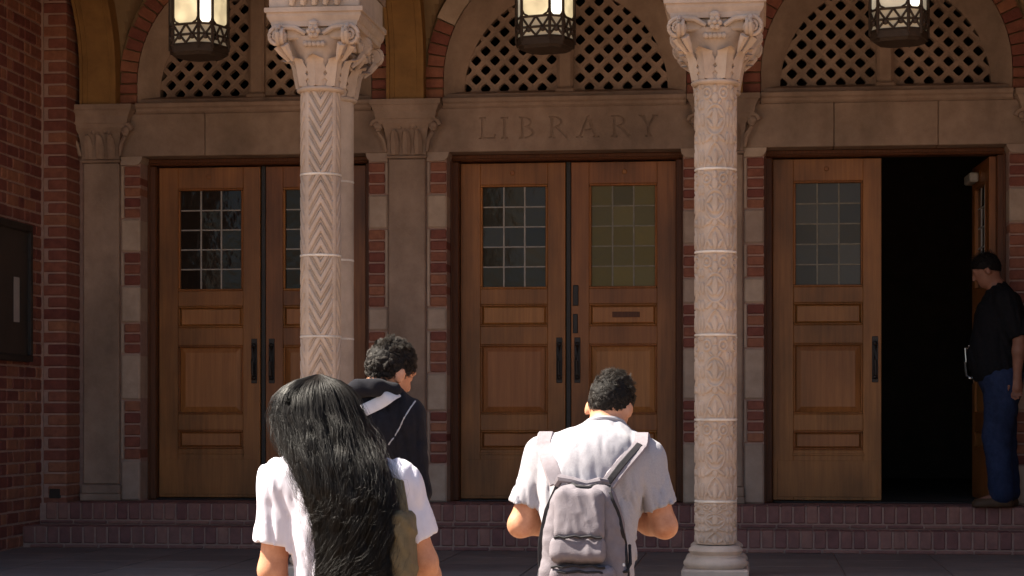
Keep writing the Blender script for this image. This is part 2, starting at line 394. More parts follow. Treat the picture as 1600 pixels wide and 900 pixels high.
# spandrel wall with arch holes, above the doors
def arc(cx, cz, r, a0, a1, n): return [(cx + r * math.cos(a0 + (a1 - a0) * i / n), cz + r * math.sin(a0 + (a1 - a0) * i / n)) for i in range(n + 1)]
for cx in BX:
    h = BAY / 2
    pts = [(cx - h, 2.9), (cx - .87, 2.9)] + arc(cx, 3.05, .87, math.pi, 0, 28) + [(cx + .87, 2.9), (cx + h, 2.9), (cx + h, 4.4), (cx - h, 4.4)]
    P_('spandrel_wall', MB().prism(pts, .03, .34), 'plaster')
    # splayed stone border of the tympanum
    secs = [(math.pi, 2.914)] + [(math.pi - math.pi * i / 32, None) for i in range(33)] + [(0, 2.914)]
    v = []; f = []
    for a, zz in secs:
        for r, z0, y in ((.868, 3.05, .004), (.735, 2.955, .12), (.735, 2.955, .21), (.868, 3.05, .21)):
            v.append((cx + r * math.cos(a), y, zz if zz else z0 + r * math.sin(a)))
    for i in range(len(secs) - 1):
        for k in range(4): f.append((i * 4 + k, i * 4 + (k + 1) % 4, i * 4 + 4 + (k + 1) % 4, i * 4 + 4 + k))
    P_('arch_border', MB().add(v, f), 'stone', smooth=True)
    # voussoirs, brick with two stone blocks on the central arch
    n = 36; da = math.pi / n; k = -2
    while k < n + 2:
        ang = da * k; isst = (cx == 0 and (k in (6, 27))) ; span = 4 if isst else 1
        if k < 0 or k >= n:      # stilted straight courses
            zz0 = 2.90 + (.075 * (k + 2) if k < 0 else .075 * (k - n)); sx = 1 if k < 0 else -1
            xa, xb = (cx + .872, cx + 1.0) if sx > 0 else (cx - 1.0, cx - .872)
            piece('brick', 'brick', LIB, xa, xb, -.004, .1, zz0 + .006, zz0 + .07)
        else:
            m = MB(); a0 = ang + .0065; a1 = ang + da * span - .0065; r1 = 1.0 + (.012 if isst else random.choice((0, -.012, 0)))
            ns = 4 if isst else 1; pts = arc(cx, 3.05, .872, a0, a1, ns) + arc(cx, 3.05, r1, a1, a0, ns)
            m.prism(pts, random.uniform(-.01, -.002) - (.008 if isst else 0), .1)
            P_('voussoir_stone' if isst else 'brick', m, 'stone_quoin' if isst else 'brick')
        k += span
    # lattice screens either side of a mullion
    p = .137; cz0 = 2.985
    for sd in (-1, 1):
        v = []; f = []
        for i in range(-12, 13):
            for j in range(-3, 13):
                if (i + j) % 2: continue
                x = i * p / 2 + (.034 if sd > 0 else -.034); z = cz0 + j * p / 2
                if x * sd < -.01 or math.hypot(x, z - 2.955) > .80 or z < 2.9: continue
                hole = z > 2.95 and abs(x) > .05
                o = len(v); ho = p / 2; outer = []; inner = []
                for q in range(16):
                    a = 2 * math.pi * q / 16; c, s = math.cos(a), math.sin(a); l1 = ho / (abs(c) + abs(s))
                    ri = .0385 / (abs(c) ** 1.25 + abs(s) ** 1.25) ** (1 / 1.25)
                    outer.append((cx + x + l1 * c, z + l1 * s)); inner.append((cx + x + ri * c, z + ri * s))
                for y in (.13, .18):
                    v += [(a, y, b) for a, b in outer]; v += [(a, y if y > .15 else .126, b) for a, b in inner]
                for q in range(16):
                    q2 = (q + 1) % 16
                    f.append((o + q, o + q2, o + 16 + q2, o + 16 + q)); f.append((o + 32 + q, o + 48 + q, o + 48 + q2, o + 32 + q2))
                    if hole: f.append((o + 16 + q, o + 16 + q2, o + 48 + q2, o + 48 + q))
                if not hole: f.append(tuple(o + 16 + q for q in range(16)))
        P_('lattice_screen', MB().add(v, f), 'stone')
    mb = MB().box(cx - .058, cx + .058, .07, .2, 2.97, 3.78, .02); mb.box(cx - .072, cx + .072, .05, .2, 2.915, 2.975, .012)
    P_('mullion', mb, 'stone')
    P_('tympanum_sill', MB().loft([(2.905, cx - .868, cx + .868, .015, .21), (2.935, cx - .868, cx + .868, .02, .21), (2.965, cx - .74, cx + .74, .115, .21)]), 'stone')
    P_('transom_moulding', MB().loft([(2.825, cx - .87, cx + .87, -.012, .3), (2.84, cx - .87, cx + .87, -.03, .3), (2.858, cx - .87, cx + .87, -.032, .3), (2.87, cx - .87, cx + .87, -.05, .3), (2.895, cx - .87, cx + .87, -.052, .3), (2.905, cx - .87, cx + .87, -.04, .3)]), 'stone')
    # curved brackets under the lintel ends
    for s in (-1, 1):
        pts = [(cx + s * .99, 2.452), (cx + s * .885, 2.452)] + [(cx + s * (.885 - .055 * math.sin(t)), 2.452 + .063 * (1 - math.cos(t))) for t in [math.pi / 2 * i / 8 for i in range(1, 9)]] + [(cx + s * .99, 2.515)]
        P_('lintel_bracket', MB().prism(pts, -.012, .2), 'stone_quoin')
    if cx != 0:
        for a, b in ((-.99, -.36), (-.36, .36), (.36, .99)):
            piece('lintel_stone', 'stone', LIB, cx + a + .002, cx + b - .002, -.01, .28, 2.516, 2.824, .004)

# central lintel with the incised word
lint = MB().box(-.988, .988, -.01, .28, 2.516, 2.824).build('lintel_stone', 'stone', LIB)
def letters():
    m = MB(); t = .0105; zb, zt = 2.604, 2.757; H = zt - zb
    def seg(x0, z0, x1, z1, wd=t):
        dx, dz = x1 - x0, z1 - z0; L = math.hypot(dx, dz); nx, nz = -dz / L * wd, dx / L * wd
        m.prism([(x0 + nx, z0 + nz), (x1 + nx, z1 + nz), (x1 - nx, z1 - nz), (x0 - nx, z0 - nz)], -.03 + random.uniform(-.002, .002), .006 + random.uniform(-.0006, .0006))
    def serif(x, z, wd=.024): seg(x - wd, z, x + wd, z, .005)
    def bowl(x, zc, rz, rx):
        n = 10; o = [(x + (rx + .009) * math.sin(math.pi * i / n), zc + (rz + .006) * math.cos(math.pi * i / n)) for i in range(n + 1)]
        q = [(x + (rx - .009) * math.sin(math.pi * i / n), zc + (rz - .006) * math.cos(math.pi * i / n)) for i in range(n, -1, -1)]
        m.prism(o + q, -.0305, .0056)
    def stem(x): seg(x, zb, x, zt); serif(x, zb + .004); serif(x, zt - .004)
    stem(-.585); seg(-.585, zb + .006, -.498, zb + .006, .006); seg(-.498, zb, -.496, zb + .035, .005)
    stem(-.427)
    stem(-.298); bowl(-.292, zb + H * .755, H * .225, .058); bowl(-.292, zb + H * .27, H * .25, .072)
    for x in (-.085, .36):
        stem(x); bowl(x + .006, zb + H * .74, H * .24, .062); seg(x + .035, zb + H * .5, x + .108, zb + .004, .010)
    seg(.17, zt, .112, zb, .007); seg(.17, zt, .232, zb, .011); seg(.135, zb + H * .36, .208, zb + H * .36, .006); serif(.112, zb + .004); serif(.232, zb + .004)
    seg(.603, zb, .603, zb + H * .5); seg(.603, zb + H * .47, .556, zt, .010); seg(.603, zb + H * .47, .648, zt, .007); serif(.603, zb + .004); serif(.556, zt - .004, .02); serif(.648, zt - .004, .02)
    return m
cut = letters().build('letter_cutter', 'stone')
md = lint.modifiers.new('cut', 'BOOLEAN'); md.operation = 'DIFFERENCE'; md.object = cut; md.solver = 'EXACT'; md.use_self = True
dg = bpy.context.evaluated_depsgraph_get(); nm = bpy.data.meshes.new_from_object(lint.evaluated_get(dg)); lint.modifiers.clear(); lint.data = nm
bpy.data.objects.remove(cut)
lint['label'] = 'stone lintel carved with the word LIBRARY'

# pilasters with capitals
for i, xp in enumerate(PX):
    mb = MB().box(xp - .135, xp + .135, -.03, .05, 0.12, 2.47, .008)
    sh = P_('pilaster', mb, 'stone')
    piece('base', 'stone', sh, xp - .145, xp + .145, -.045, .05, 0.05, .118, .008); piece('base', 'stone', sh, xp - .15, xp + .15, -.055, .05, 0, .05, .006)
    cb = MB().loft([(2.472, xp - .14, xp + .14, -.045, .05), (2.485, xp - .15, xp + .15, -.055, .05), (2.497, xp - .14, xp + .14, -.04, .05), (2.6, xp - .145, xp + .145, -.045, .05),
                    (2.68, xp - .158, xp + .158, -.07, .05), (2.72, xp - .18, xp + .18, -.095, .05), (2.745, xp - .2, xp + .2, -.1, .05), (2.75, xp - .215, xp + .215, -.105, .05),
                    (2.80, xp - .225, xp + .225, -.11, .05), (2.84, xp - .245, xp + .245, -.125, .05), (2.85, xp - .256, xp + .256, -.135, .05), (2.885, xp - .256, xp + .256, -.135, .05)])
    cap = P_('capital', cb, 'stone', sh)
    for s in (-1, 1):
        sp = [(xp + s * (.205 + (.045 - .006 * q / 2) * math.cos(q * .7) * (1 - q / 22)), -.085, 2.70 + (.05 - .005 * q / 2) * math.sin(q * .7)) for q in range(0, 15)]
        m = MB().tube(sp, [.02 - .0008 * q for q in range(15)], 6); m.ball((xp + s * .205, -.09, 2.70), (.03, .022, .03))
        m.tube([(xp + s * .15, -.05, 2.52), (xp + s * .165, -.075, 2.6), (xp + s * .2, -.09, 2.655)], [.014, .018, .014], 6)
        m.build('volute', 'stone', sh, smooth=True)
    m = MB()
    for q in range(3):
        x = xp - .085 + .085 * q
        m.tube([(x, -.045, 2.5), (x, -.06, 2.58), (x, -.085, 2.645), (x, -.115, 2.665)], [.03, .034, .026, .012], 6)
        m.ball((x + (.04 if q < 2 else -.02), -.07, 2.69), .018)
    m.build('carved_leaves', 'stone', sh, smooth=True)

# quoins: alternating brick and stone blocks at each door jamb (heights of the block edges, top to bottom)
SEQ_A = [(2.452, 2.217, 3), (1.968, 1.403, 7), (1.232, .929, 4), (.653, .276, 5)]
SEQ_B = [(2.452, 2.085, 5), (1.835, 1.60, 3), (1.415, 1.10, 4), (.735, .43, 4)]
SEQ_L = [(2.452, 2.065, 5), (1.817, 1.572, 3), (1.30, 1.075, 3), (.735, .30, 5)]
JAMB = [(-BAY - .8475, 1, SEQ_L), (-BAY + .8475, -1, SEQ_A), (-.8475, 1, SEQ_A), (.8475, -1, SEQ_B), (BAY - .8475, 1, SEQ_B), (BAY + .8475, -1, SEQ_A)]
for xe, s, seq in JAMB:
    def span(a, b):      # a = at opening edge, b = away from it
        x0, x1 = xe - s * a, xe - s * b; return (min(x0, x1), max(x0, x1))
    zt = 2.452
    prev = None
    for (zt, zb, nbk) in seq:
        if prev is not None:
            x0, x1 = span(0, .143); piece('quoin_stone', 'stone_quoin', LIB, x0, x1, -.006, .2, zt + .004, prev - .004, .012)
        hh = (zt - zb) / nbk
        for q in range(nbk):
            x0, x1 = span(random.uniform(0, .003), .118)
            piece('brick', 'brick', LIB, x0, x1, random.uniform(-.003, .001), .2, zb + hh * q + .0065, zb + hh * (q + 1) - .0065, .007)
        x0, x1 = span(.122, .1435); piece('quoin_fillet', 'stone_quoin', LIB, x0, x1, -.002, .03, zb + .004, zt - .004, .004)
        prev = zb
    x0, x1 = span(0, .143); piece('quoin_stone', 'stone_quoin', LIB, x0, x1, -.006, .2, .001, prev - .004, .012)

# door frames, interior and leaves
for cx in BX:
    m = MB()
    for s in (-1, 1): m.box(cx + s * .8165 - .031, cx + s * .8165 + .031, .2, .335, .0, 2.47, .008); m.box(cx + s * .838 - .0092, cx + s * .838 + .0092, .185, .2, 0, 2.49, .003)
    m.box(cx - .846, cx + .846, .19, .335, 2.472, 2.514, .008); m.box(cx - .846, cx + .846, .17, .19, 2.485, 2.514, .004)
    P_('door_frame', m, 'wood_dark')
    P_('threshold', MB().box(cx - .78, cx + .78, .2, .36, -.002, .012, .004), 'iron')
def door_leaf(hx, sgn, glass, ang=0.0, label=None, pull=True):
    W = .768; H0, H1 = .016, 2.462; T = .05
    def bx(m, x0, x1, y0, y1, z0, z1, b=.003):
        a, c = (x0, x1) if sgn > 0 else (-x1, -x0); m.box(a, c, y0, y1, z0, z1, b)
    m = MB(); xa, xb = .145, W - .13
    bx(m, 0, xa, 0, T, H0, H1); bx(m, xb, W, 0, T, H0, H1)
    for z0, z1 in ((H0, .375), (.515, .632), (1.142, 1.272), (1.435, 1.545), (2.306, H1)): bx(m, xa, xb, .001, T - .001, z0, z1)
    bx(m, xa - .012, xb + .012, -.006, .001, .335, .352); bx(m, .03, W - .03, -.004, .001, .04, .30, .002)
    leaf = link('door_leaf', m.mesh('door_leaf'), 'wood', LIB, (hx, .27, 0)); leaf.rotation_euler = (0, 0, ang)
    if label: leaf['label'] = label
    for z0, z1, inset in ((.375, .515, .028), (.632, 1.142, .055), (1.272, 1.435, .028)):
        a, c = (xa, xb) if sgn > 0 else (-xb, -xa); m = MB()
        m.box(a, c, .022, .04, z0, z1)
        v0 = [(a + .014, .0218, z0 + .014), (c - .014, .0218, z0 + .014), (c - .014, .0218, z1 - .014), (a + .014, .0218, z1 - .014)]
        v1 = [(a + inset, .006, z0 + inset), (c - inset, .006, z0 + inset), (c - inset, .006, z1 - inset), (a + inset, .006, z1 - inset)]
        m.add(v0 + v1, [(4, 5, 6, 7)] + [(i, (i + 1) % 4, 4 + (i + 1) % 4, 4 + i) for i in range(4)])
        m.build('panel', 'wood_panel', leaf)
        t = .016; m2 = MB()
        for q in ((a, c, z0, z0 + t), (a, c, z1 - t, z1)): m2.box(q[0], q[1], -.003, .0215, q[2], q[3], .006)
        for q in (a, c - t): m2.box(q, q + t, -.0025, .0215, z0 + t, z1 - t, .006)
        m2.build('panel_moulding', 'wood', leaf)
    # leaded window: frame bead, cames and fifteen panes
    a, c = (xa, xb) if sgn > 0 else (-xb, -xa); z0, z1 = 1.545, 2.306; m2 = MB(); t = .016
    for q in ((a, c, z0, z0 + t), (a, c, z1 - t, z1)): m2.box(q[0], q[1], -.004, .03, q[2], q[3], .006)
    for q in (a, c - t): m2.box(q, q + t, -.0035, .03, z0 + t, z1 - t, .006)
    m2.build('window_bead', 'wood_panel', leaf)
    a += t; c -= t; z0 += t; z1 -= t; pw = (c - a) / 3; ph = (z1 - z0) / 5; m3 = MB()
    for q in (1, 2): m3.box(a + pw * q - .006, a + pw * q + .006, .018, .034, z0, z1, .002)
    for q in range(1, 5): m3.box(a, c, .0195, .0325, z0 + ph * q - .005, z0 + ph * q + .005, .002)
    m3.build('window_leading', 'lead' if glass in ('glass_dark', 'glass_smoke') else 'lead_dull', leaf)
    for q in range(3):
        for r in range(5):
            o = piece('pane', glass, leaf, a + pw * q + .0005, a + pw * (q + 1) - .0005, .024, .029, z0 + ph * r + .0005, z0 + ph * (r + 1) - .0005, .0008)
            o.rotation_euler = (random.uniform(-.025, .025), 0, random.uniform(-.025, .025))
    # pull handle and lock plate near the free edge
    hxp = (W - .045) * sgn
    if pull:
        m = MB().box(hxp - .022, hxp + .022, -.006, 0, .86, 1.19, .003); m.tube([(hxp, -.004, .90), (hxp, -.05, .92), (hxp, -.06, 1.02), (hxp, -.05, 1.12), (hxp, -.004, 1.14)], .012, 8)
        m.ball((hxp, -.02, .9), .018); m.ball((hxp, -.02, 1.14), .018)
        m.build('pull_handle', 'chrome' if ang else 'iron', leaf, smooth=True)
    MB().lathe([(.016, 0), (.018, .004), (.012, .008)], 14).build('peg', 'wood_panel', leaf, ((.38) * sgn, 0, 2.39)).rotation_euler = (R(90), 0, 0)
    return leaf
GL = {(-1, 1): 'glass_dark', (-1, -1): 'glass_dark', (0, 1): 'glass_smoke', (0, -1): 'glass_green', (1, 1): 'glass_grey'}
for b, cx in zip((-1, 0, 1), BX):
    door_leaf(cx - .783, 1, GL[(b, 1)])
    if b < 1:
        lf = door_leaf(cx + .795, -1, GL[(b, -1)])
        if b == 0:   # lock box and name plate on the right-hand central leaf
            m = MB().box(-.755, -.715, -.012, 0, 1.42, 1.57, .004); m.box(-.755, -.72, -.01, 0, 1.22, 1.36, .004); m.build('lock_box', 'iron', lf)
            piece('name_plate', 'wood_dark', lf, -.47, -.27, -.001, .005, 1.335, 1.375, .002)
    else:
        lf = door_leaf(cx + .738, -1, 'glass_dark', -R(87), 'door leaf standing open into the dark hall')
        m = MB().box(-.70, -.42, -.07, -.005, 2.33, 2.40, .01); m.build('door_closer', 'lead', lf)
    if b < 1: P_('meeting_post', MB().box(cx - .012, cx + .024, .285, .335, .0, 2.47, .004), 'iron')
m = MB()
for q in ((-3.75, -3.7, .34, 6, -.2, 4.3), (3.7, 3.75, .34, 6, -.2, 4.3), (-3.7, 3.7, 5.95, 6, -.2, 4.3), (-3.7, 3.7, .34, 5.95, 4.3, 4.39), (-3.7, 3.7, .345, 5.95, -.2, -.004)): m.box(*q)
P_('interior_hall', m, 'interior')

# vault, ribs, front arches and the mass above
SPR = 3.1; Y0, Y1 = -2.37, 0.03
for cx in BX:
    nx, ny = 40, 40; v = []; f = []; a = BAY / 2 - .135; b = (Y1 - Y0) / 2
    for i in range(nx + 1):
        for j in range(ny + 1):
            x = -a * math.cos(math.pi * i / nx); y = -b * math.cos(math.pi * j / ny)
            z = SPR + max(math.sqrt(max(0, 1 - (x / a) ** 2)), math.sqrt(max(0, 1 - (y / b) ** 2))) * 1.02
            v.append((cx + x, (Y0 + Y1) / 2 + y, z))
    for i in range(nx):
        for j in range(ny): q = i * (ny + 1) + j; f.append((q, q + ny + 1, q + ny + 2, q + 1))
    P_('vault', MB().add(v, f), 'plaster', smooth=True)
def rib_prism(x0, x1, inset, m):
    arc_n = 11 if x0 < -3 else 25
    pts = [(-.0, 2.886), (-.1 + inset, 2.886)] + [(-1.17 + (1.07 + inset) * math.cos(math.pi * i / 24), SPR + (.9 + inset) * math.sin(math.pi * i / 24)) for i in range(arc_n)] + ([(-2.24 - inset, 2.97), (-2.37, 2.97), (-2.37, 4.35)] if x0 > -3 else [(-1.1, 4.35)]) + [(0, 4.35)]
    n = len(pts); v = [(x0, y, z) for y, z in pts] + [(x1, y, z) for y, z in pts]
    m.add(v, [tuple(range(n)), tuple(range(2 * n - 1, n - 1, -1))] + [(i, i + n, (i + 1) % n + n, (i + 1) % n) for i in range(n)]); return m
for xp in PX:
    rb = P_('vault_rib', rib_prism(xp - .135, xp + .135, .0, MB()), 'gold_rib')
    m = MB(); rib_prism(xp - .1345, xp - .112, -.014, m); rib_prism(xp + .112, xp + .1345, -.014, m); rib_prism(xp - .085, xp - .076, -.006, m); rib_prism(xp + .076, xp + .085, -.006, m)
    m.build('rib_edge', 'gold_rib', rb)
for cx in BX:
    h = BAY / 2; pts = [(cx - h, SPR + (.35 if cx < -1 else 0)), (cx - .87, SPR + (.35 if cx < -1 else 0))] + arc(cx, SPR, .87, math.pi - (.42 if cx < -1 else 0), 0, 28) + [(cx + .87, SPR), (cx + h, SPR), (cx + h, 4.4), (cx - h, 4.4)]
    P_('arcade_arch', MB().prism(pts, -3.2, -2.37), 'stone')
P_('upper_wall', MB().box(-3.75, 3.75, -3.2, 6, 4.402, 13), 'brick')
for s in (-1, 1): P_('end_pier', MB().box(min(s * 3.62, s * 3.748), max(s * 3.62, s * 3.748), -3.2, -2.37, -.299, 4.4), 'stone')
P_('wing_wall', MB().box(3.75, 9, -3.9, 6, -.95, 14), 'brick')

# ================================================================== LEFT BRICK WALL
WALL = thing('brick_wall', 'dark red brick side wall with notice board, at the left edge', 'wall', (-3.9, -2.6, -.95))
def wp(name, mb, m, kind=None):
    o = mb.build(name, m, WALL, (3.9, 2.6, .95)); 
    if kind: o['kind'] = kind
    return o
m = MB().box(-9, -3.757, -3.9, -.3, -.95, 14); m.box(-9, -3.735, -.31, 6, -.95, 14); m.box(-3.74, -3.572, -.293, .0, -.2, 14)
wp('wall_core', m, 'mortar')
ch = .0848; rest = MB()
def wbrick(x0, x1, y0, y1, z0, z1):
    o = piece('brick', 'brick', WALL, x0, x1, y0, y1, z0, z1, .007); o.location += Vector((3.9, 2.6, .95)); return o
for c in range(48):
    z0 = -.30 + c * ch + .0065; z1 = z0 + ch - .013; alt = c % 2
    if c > 2:
        if alt: wbrick(-3.745, -3.565, -.30, -.002, z0, z1)
        else: wbrick(-3.705, -3.565, -.30 + random.uniform(-.002, .002), -.002, z0, z1)
    y = -.30; q = 0
    if not alt: y = -.30 + .0; 
    while y > -3.9:
        L = (.235 if (q + alt) % 2 else .115); ya = y - L
        xx = -3.75 + random.uniform(-.002, .002)
        lo_x = -3.80
        y_hi = y - .006
        if q == 0: y_hi = y + .0; 
        if ya > -1.2 and c < 47:
            if q == 0: wbrick(lo_x if alt else -3.79, xx if alt else -3.717, ya + .006, y_hi - .0, z0, z1) if False else wbrick(lo_x, xx, ya + .006, y_hi - .001, z0, z1)
            else: wbrick(lo_x, xx, ya + .006, y_hi, z0, z1)
        else: rest.box(-3.80, xx, max(ya, -3.9) + .006, y_hi, z0, z1)
        y = ya; q += 1
wp('distant_brick', rest, 'brick', 'stuff')
m = MB().box(-3.70, -3.61, -.3025, -.28, .02, .10, .01)
wp('drain_hole', m, 'board')

# notice board on the side wall
NB = thing('notice_board', 'dark framed notice board fixed to the brick side wall', 'notice board', (-3.75, -1.05, 1.02))
def np_(name, m, *q, b=.004): o = piece(name, m, NB, *q, b=b); o.location -= Vector((-3.75, -1.05, 1.02)); return o
np_('backing', 'board', -3.748, -3.715, -1.45, -.67, 1.03, 1.92)
for q in ((-3.748, -3.69, -1.47, -.645, 1.91, 1.96), (-3.748, -3.69, -1.47, -.645, 1.0, 1.045), (-3.748, -3.69, -.69, -.645, 1.046, 1.909), (-3.748, -3.69, -1.47, -1.42, 1.046, 1.909)): np_('frame', 'iron', *q)
np_('paper_sheet', 'paper', -3.7145, -3.712, -.97, -.86, 1.27, 1.58, b=.0005)
np_('paper_sheet', 'board', -3.7145, -3.712, -.84, -.77, 1.27, 1.52, b=.0005)

# ================================================================== LANTERNS
def lantern(x, label, bright):
    y = -1.5; T = thing('hanging_lantern', label, 'lantern', (x, y, 2.968), 'lanterns hanging in the arcade')
    wd, cw = .094, .063     # half side of the square faces, chamfer leg
    base8 = [(-wd, -wd - cw), (wd, -wd - cw), (wd + cw, -wd), (wd + cw, wd), (wd, wd + cw), (-wd, wd + cw), (-wd - cw, wd), (-wd - cw, -wd)]
    ro = R(-17); base8 = [(a * math.cos(ro) - b * math.sin(ro), a * math.sin(ro) + b * math.cos(ro)) for a, b in base8]
    def ring(m, z0, z1, s0, s1):
        v = [(a * s0, b * s0, z0) for a, b in base8] + [(a * s1, b * s1, z1) for a, b in base8]
        m.add(v, [tuple(range(7, -1, -1)), tuple(range(8, 16))] + [(i, (i + 1) % 8, 8 + (i + 1) % 8, 8 + i) for i in range(8)])
    m = MB(); ring(m, 0, .018, .88, .98); ring(m, .018, .062, 1.04, 1.04); ring(m, .062, .075, 1.07, 1.04)
    m.build('base', 'bronze', T)
    # pierced band: zig-zag bars between two hoops, paler glass behind
    m = MB()
    for k in range(8):
        A = Vector((*base8[k], 0)) * 1.03; B = Vector((*base8[(k + 1) % 8], 0)) * 1.03; n = 2 if (B - A).length > .12 else 1
        for z in (.128, .196): m.tube([A + Vector((0, 0, z)), B + Vector((0, 0, z))], .0085, 5)
        for q in range(n):
            a = A.lerp(B, q / n); b = A.lerp(B, (q + 1) / n); c = A.lerp(B, (q + .5) / n)
            for z0, z1 in ((.075, .128), (.196, .128)):
                m.tube([a + Vector((0, 0, z0)), c + Vector((0, 0, z1))], .008, 5); m.tube([c + Vector((0, 0, z1)), b + Vector((0, 0, z0))], .008, 5)
            m.ball(c + Vector((0, 0, .115)), (.02, .02, .02), 6, 5)
        m.tube([A + Vector((0, 0, .04)), A + Vector((0, 0, .66))], .011, 6)           # corner post
        for e0, e1 in ((A, B), (B, A)):
            m.tube([e0 + Vector((0, 0, .25)), e0.lerp(e1, .08) + Vector((0, 0, .215)), e0.lerp(e1, .22) + Vector((0, 0, .2))], .007, 5)
            m.tube([e0 + Vector((0, 0, .40)), e0.lerp(e1, .08) + Vector((0, 0, .435)), e0.lerp(e1, .3) + Vector((0, 0, .45))], .007, 5)
        m.tube([A + Vector((0, 0, .45)), B + Vector((0, 0, .45))], .009, 5)
    m.build('cage', 'bronze', T)
    m = MB(); ring(m, .62, .65, 1.12, 1.12); ring(m, .65, .80, 1.05, .2); m.build('roof', 'bronze', T)
    m = MB()
    for q in range(14): m.tube([(math.cos(t) * .014 * (q % 2) + 0, math.cos(t) * .014 * ((q + 1) % 2), .82 + q * .035 + .022 * math.sin(t)) for t in [math.pi * 2 * i / 8 for i in range(8)]], .004, 4, True)
    m.build('chain', 'bronze', T)
    for k in range(8):
        A = Vector((*base8[k], 0)) * .97; B = Vector((*base8[(k + 1) % 8], 0)) * .97; n = (B - A).cross(Vector((0, 0, 1))).normalized() * .004
        for z0, z1, mt in ((.077, .196, 'lamp_low'), (.2, .62, bright[k])):
            v = [A + Vector((0, 0, z0)), B + Vector((0, 0, z0)), B + Vector((0, 0, z1)), A + Vector((0, 0, z1))]
            MB().add([p for p in v] + [p - n for p in v], [(0, 1, 2, 3), (7, 6, 5, 4), (0, 4, 5, 1), (1, 5, 6, 2), (2, 6, 7, 3), (3, 7, 4, 0)]).build('glass_pane', mt, T)
    return T
lantern(-2.262, 'glowing iron lantern hanging before the left arched doorway', ['lamp_cream', 'lamp_bright', 'lamp_cream'] + ['lamp_dim'] * 5)
lantern(.017, 'glowing iron lantern hanging before the middle arch, above the carved lettering', ['lamp_cream', 'lamp_bright', 'lamp_cream'] + ['lamp_dim'] * 5)
lantern(2.255, 'whitish iron lantern hanging before the right arch, above the open door', ['lamp_dim', 'lamp_bright', 'lamp_dim'] + ['lamp_dim'] * 5)

# ================================================================== ARCADE COLUMNS
RAD = .118; ZJ = [2.495, 2.013, 1.548, 1.082, .606, .147, -.098]
def carved_drum(kind, L):
    na, nz = 176, max(20, int(L / .0036)); v = np.zeros((nz + 1, na, 3))
    th = np.arange(na) / na * 2 * np.pi; z = np.linspace(0, L, nz + 1); TH, Z = np.meshgrid(th, z)
    a = (TH + np.pi / 4) % (np.pi / 2) - np.pi / 4; x = np.abs(a) * RAD; sx = a * RAD
    if kind in ('down', 'up'):
        s = 1.62 * x * (-1 if kind == 'down' else 1) + Z; ph = (s / .082) % 1
        g = -.013 * (np.exp(-((ph - .2) / .065) ** 2) + np.exp(-((ph - .5) / .065) ** 2)) - .004 * ((ph > .2) & (ph < .5))
        g = np.where(x > .074, 0, g) - .0045 * np.exp(-((x - .0775) / .0028) ** 2)
    elif kind == 'leaf':
        zz = Z / L * .47; g = -.009 * np.ones_like(x)
        def blob(cx, cz, rx, rz, rot=0):
            dx = x - cx; dz = zz - cz; c, s_ = math.cos(rot), math.sin(rot); u = (dx * c + dz * s_) / rx; w_ = (-dx * s_ + dz * c) / rz
            return np.clip(1.15 - np.sqrt(u * u + w_ * w_), 0, .3) / .3
        def ringe(cx, cz, rx, rz, w_): return np.exp(-((np.sqrt(((x - cx) / rx) ** 2 + ((zz - cz) / rz) ** 2) - 1) * min(rx, rz) / w_) ** 4)
        e = np.zeros_like(x)
        arch = x - .066 * np.clip(1 - (zz - .012) / .125, 0, 1) ** .62; e = np.maximum(e, np.exp(-(arch / .0075) ** 4) * (zz < .14))
        e = np.maximum(e, ringe(0, .265, .056, .082, .0062)); e = np.maximum(e, ringe(.05, .415, .024, .028, .006))
        for q in ((0, .055, .014, .045, 0), (.03, .04, .010, .026, -.5), (0, .16, .016, .018, 0), (.036, .165, .010, .03, .9), (.077, .165, .012, .03, .0),
                  (0, .275, .017, .055, 0), (.03, .245, .010, .032, -.6), (.031, .30, .010, .028, .6), (.078, .265, .011, .035, 0), (.08, .35, .011, .025, 0),
                  (0, .385, .018, .03, 0), (.026, .365, .008, .018, -.7), (.05, .415, .010, .012, 0), (0, .44, .012, .02, 0), (.079, .46, .01, .02, 0), (.08, .06, .011, .04, 0)):
            e = np.maximum(e, blob(*q))
        g = g + .0105 * e - .0016 * np.clip(np.sin(zz * 520) * np.cos(sx * 330), 0, 1) * e
    else: g = .0006 * np.sin(Z * 37) * np.sin(TH * 3)
    edge = np.minimum(Z, L - Z); g = np.where(edge < .006, np.minimum(g, -.003), g) if kind != 'plain' else g
    rr = RAD + g; v[..., 0] = rr * np.cos(TH); v[..., 1] = rr * np.sin(TH); v[..., 2] = Z
    i, k = np.meshgrid(np.arange(nz), np.arange(na), indexing='ij'); k2 = (k + 1) % na
    F = np.stack([i * na + k, i * na + k2, (i + 1) * na + k2, (i + 1) * na + k], -1).reshape(-1, 4).tolist()
    F.append(tuple(range(na - 1, -1, -1))); F.append(tuple(range(nz * na, (nz + 1) * na)))
    me = bpy.data.meshes.new('drum'); me.from_pydata(v.reshape(-1, 3).tolist(), [], F)
    me.polygons.foreach_set('use_smooth', [True] * (len(F) - 2) + [False] * 2); return me
DR = {}
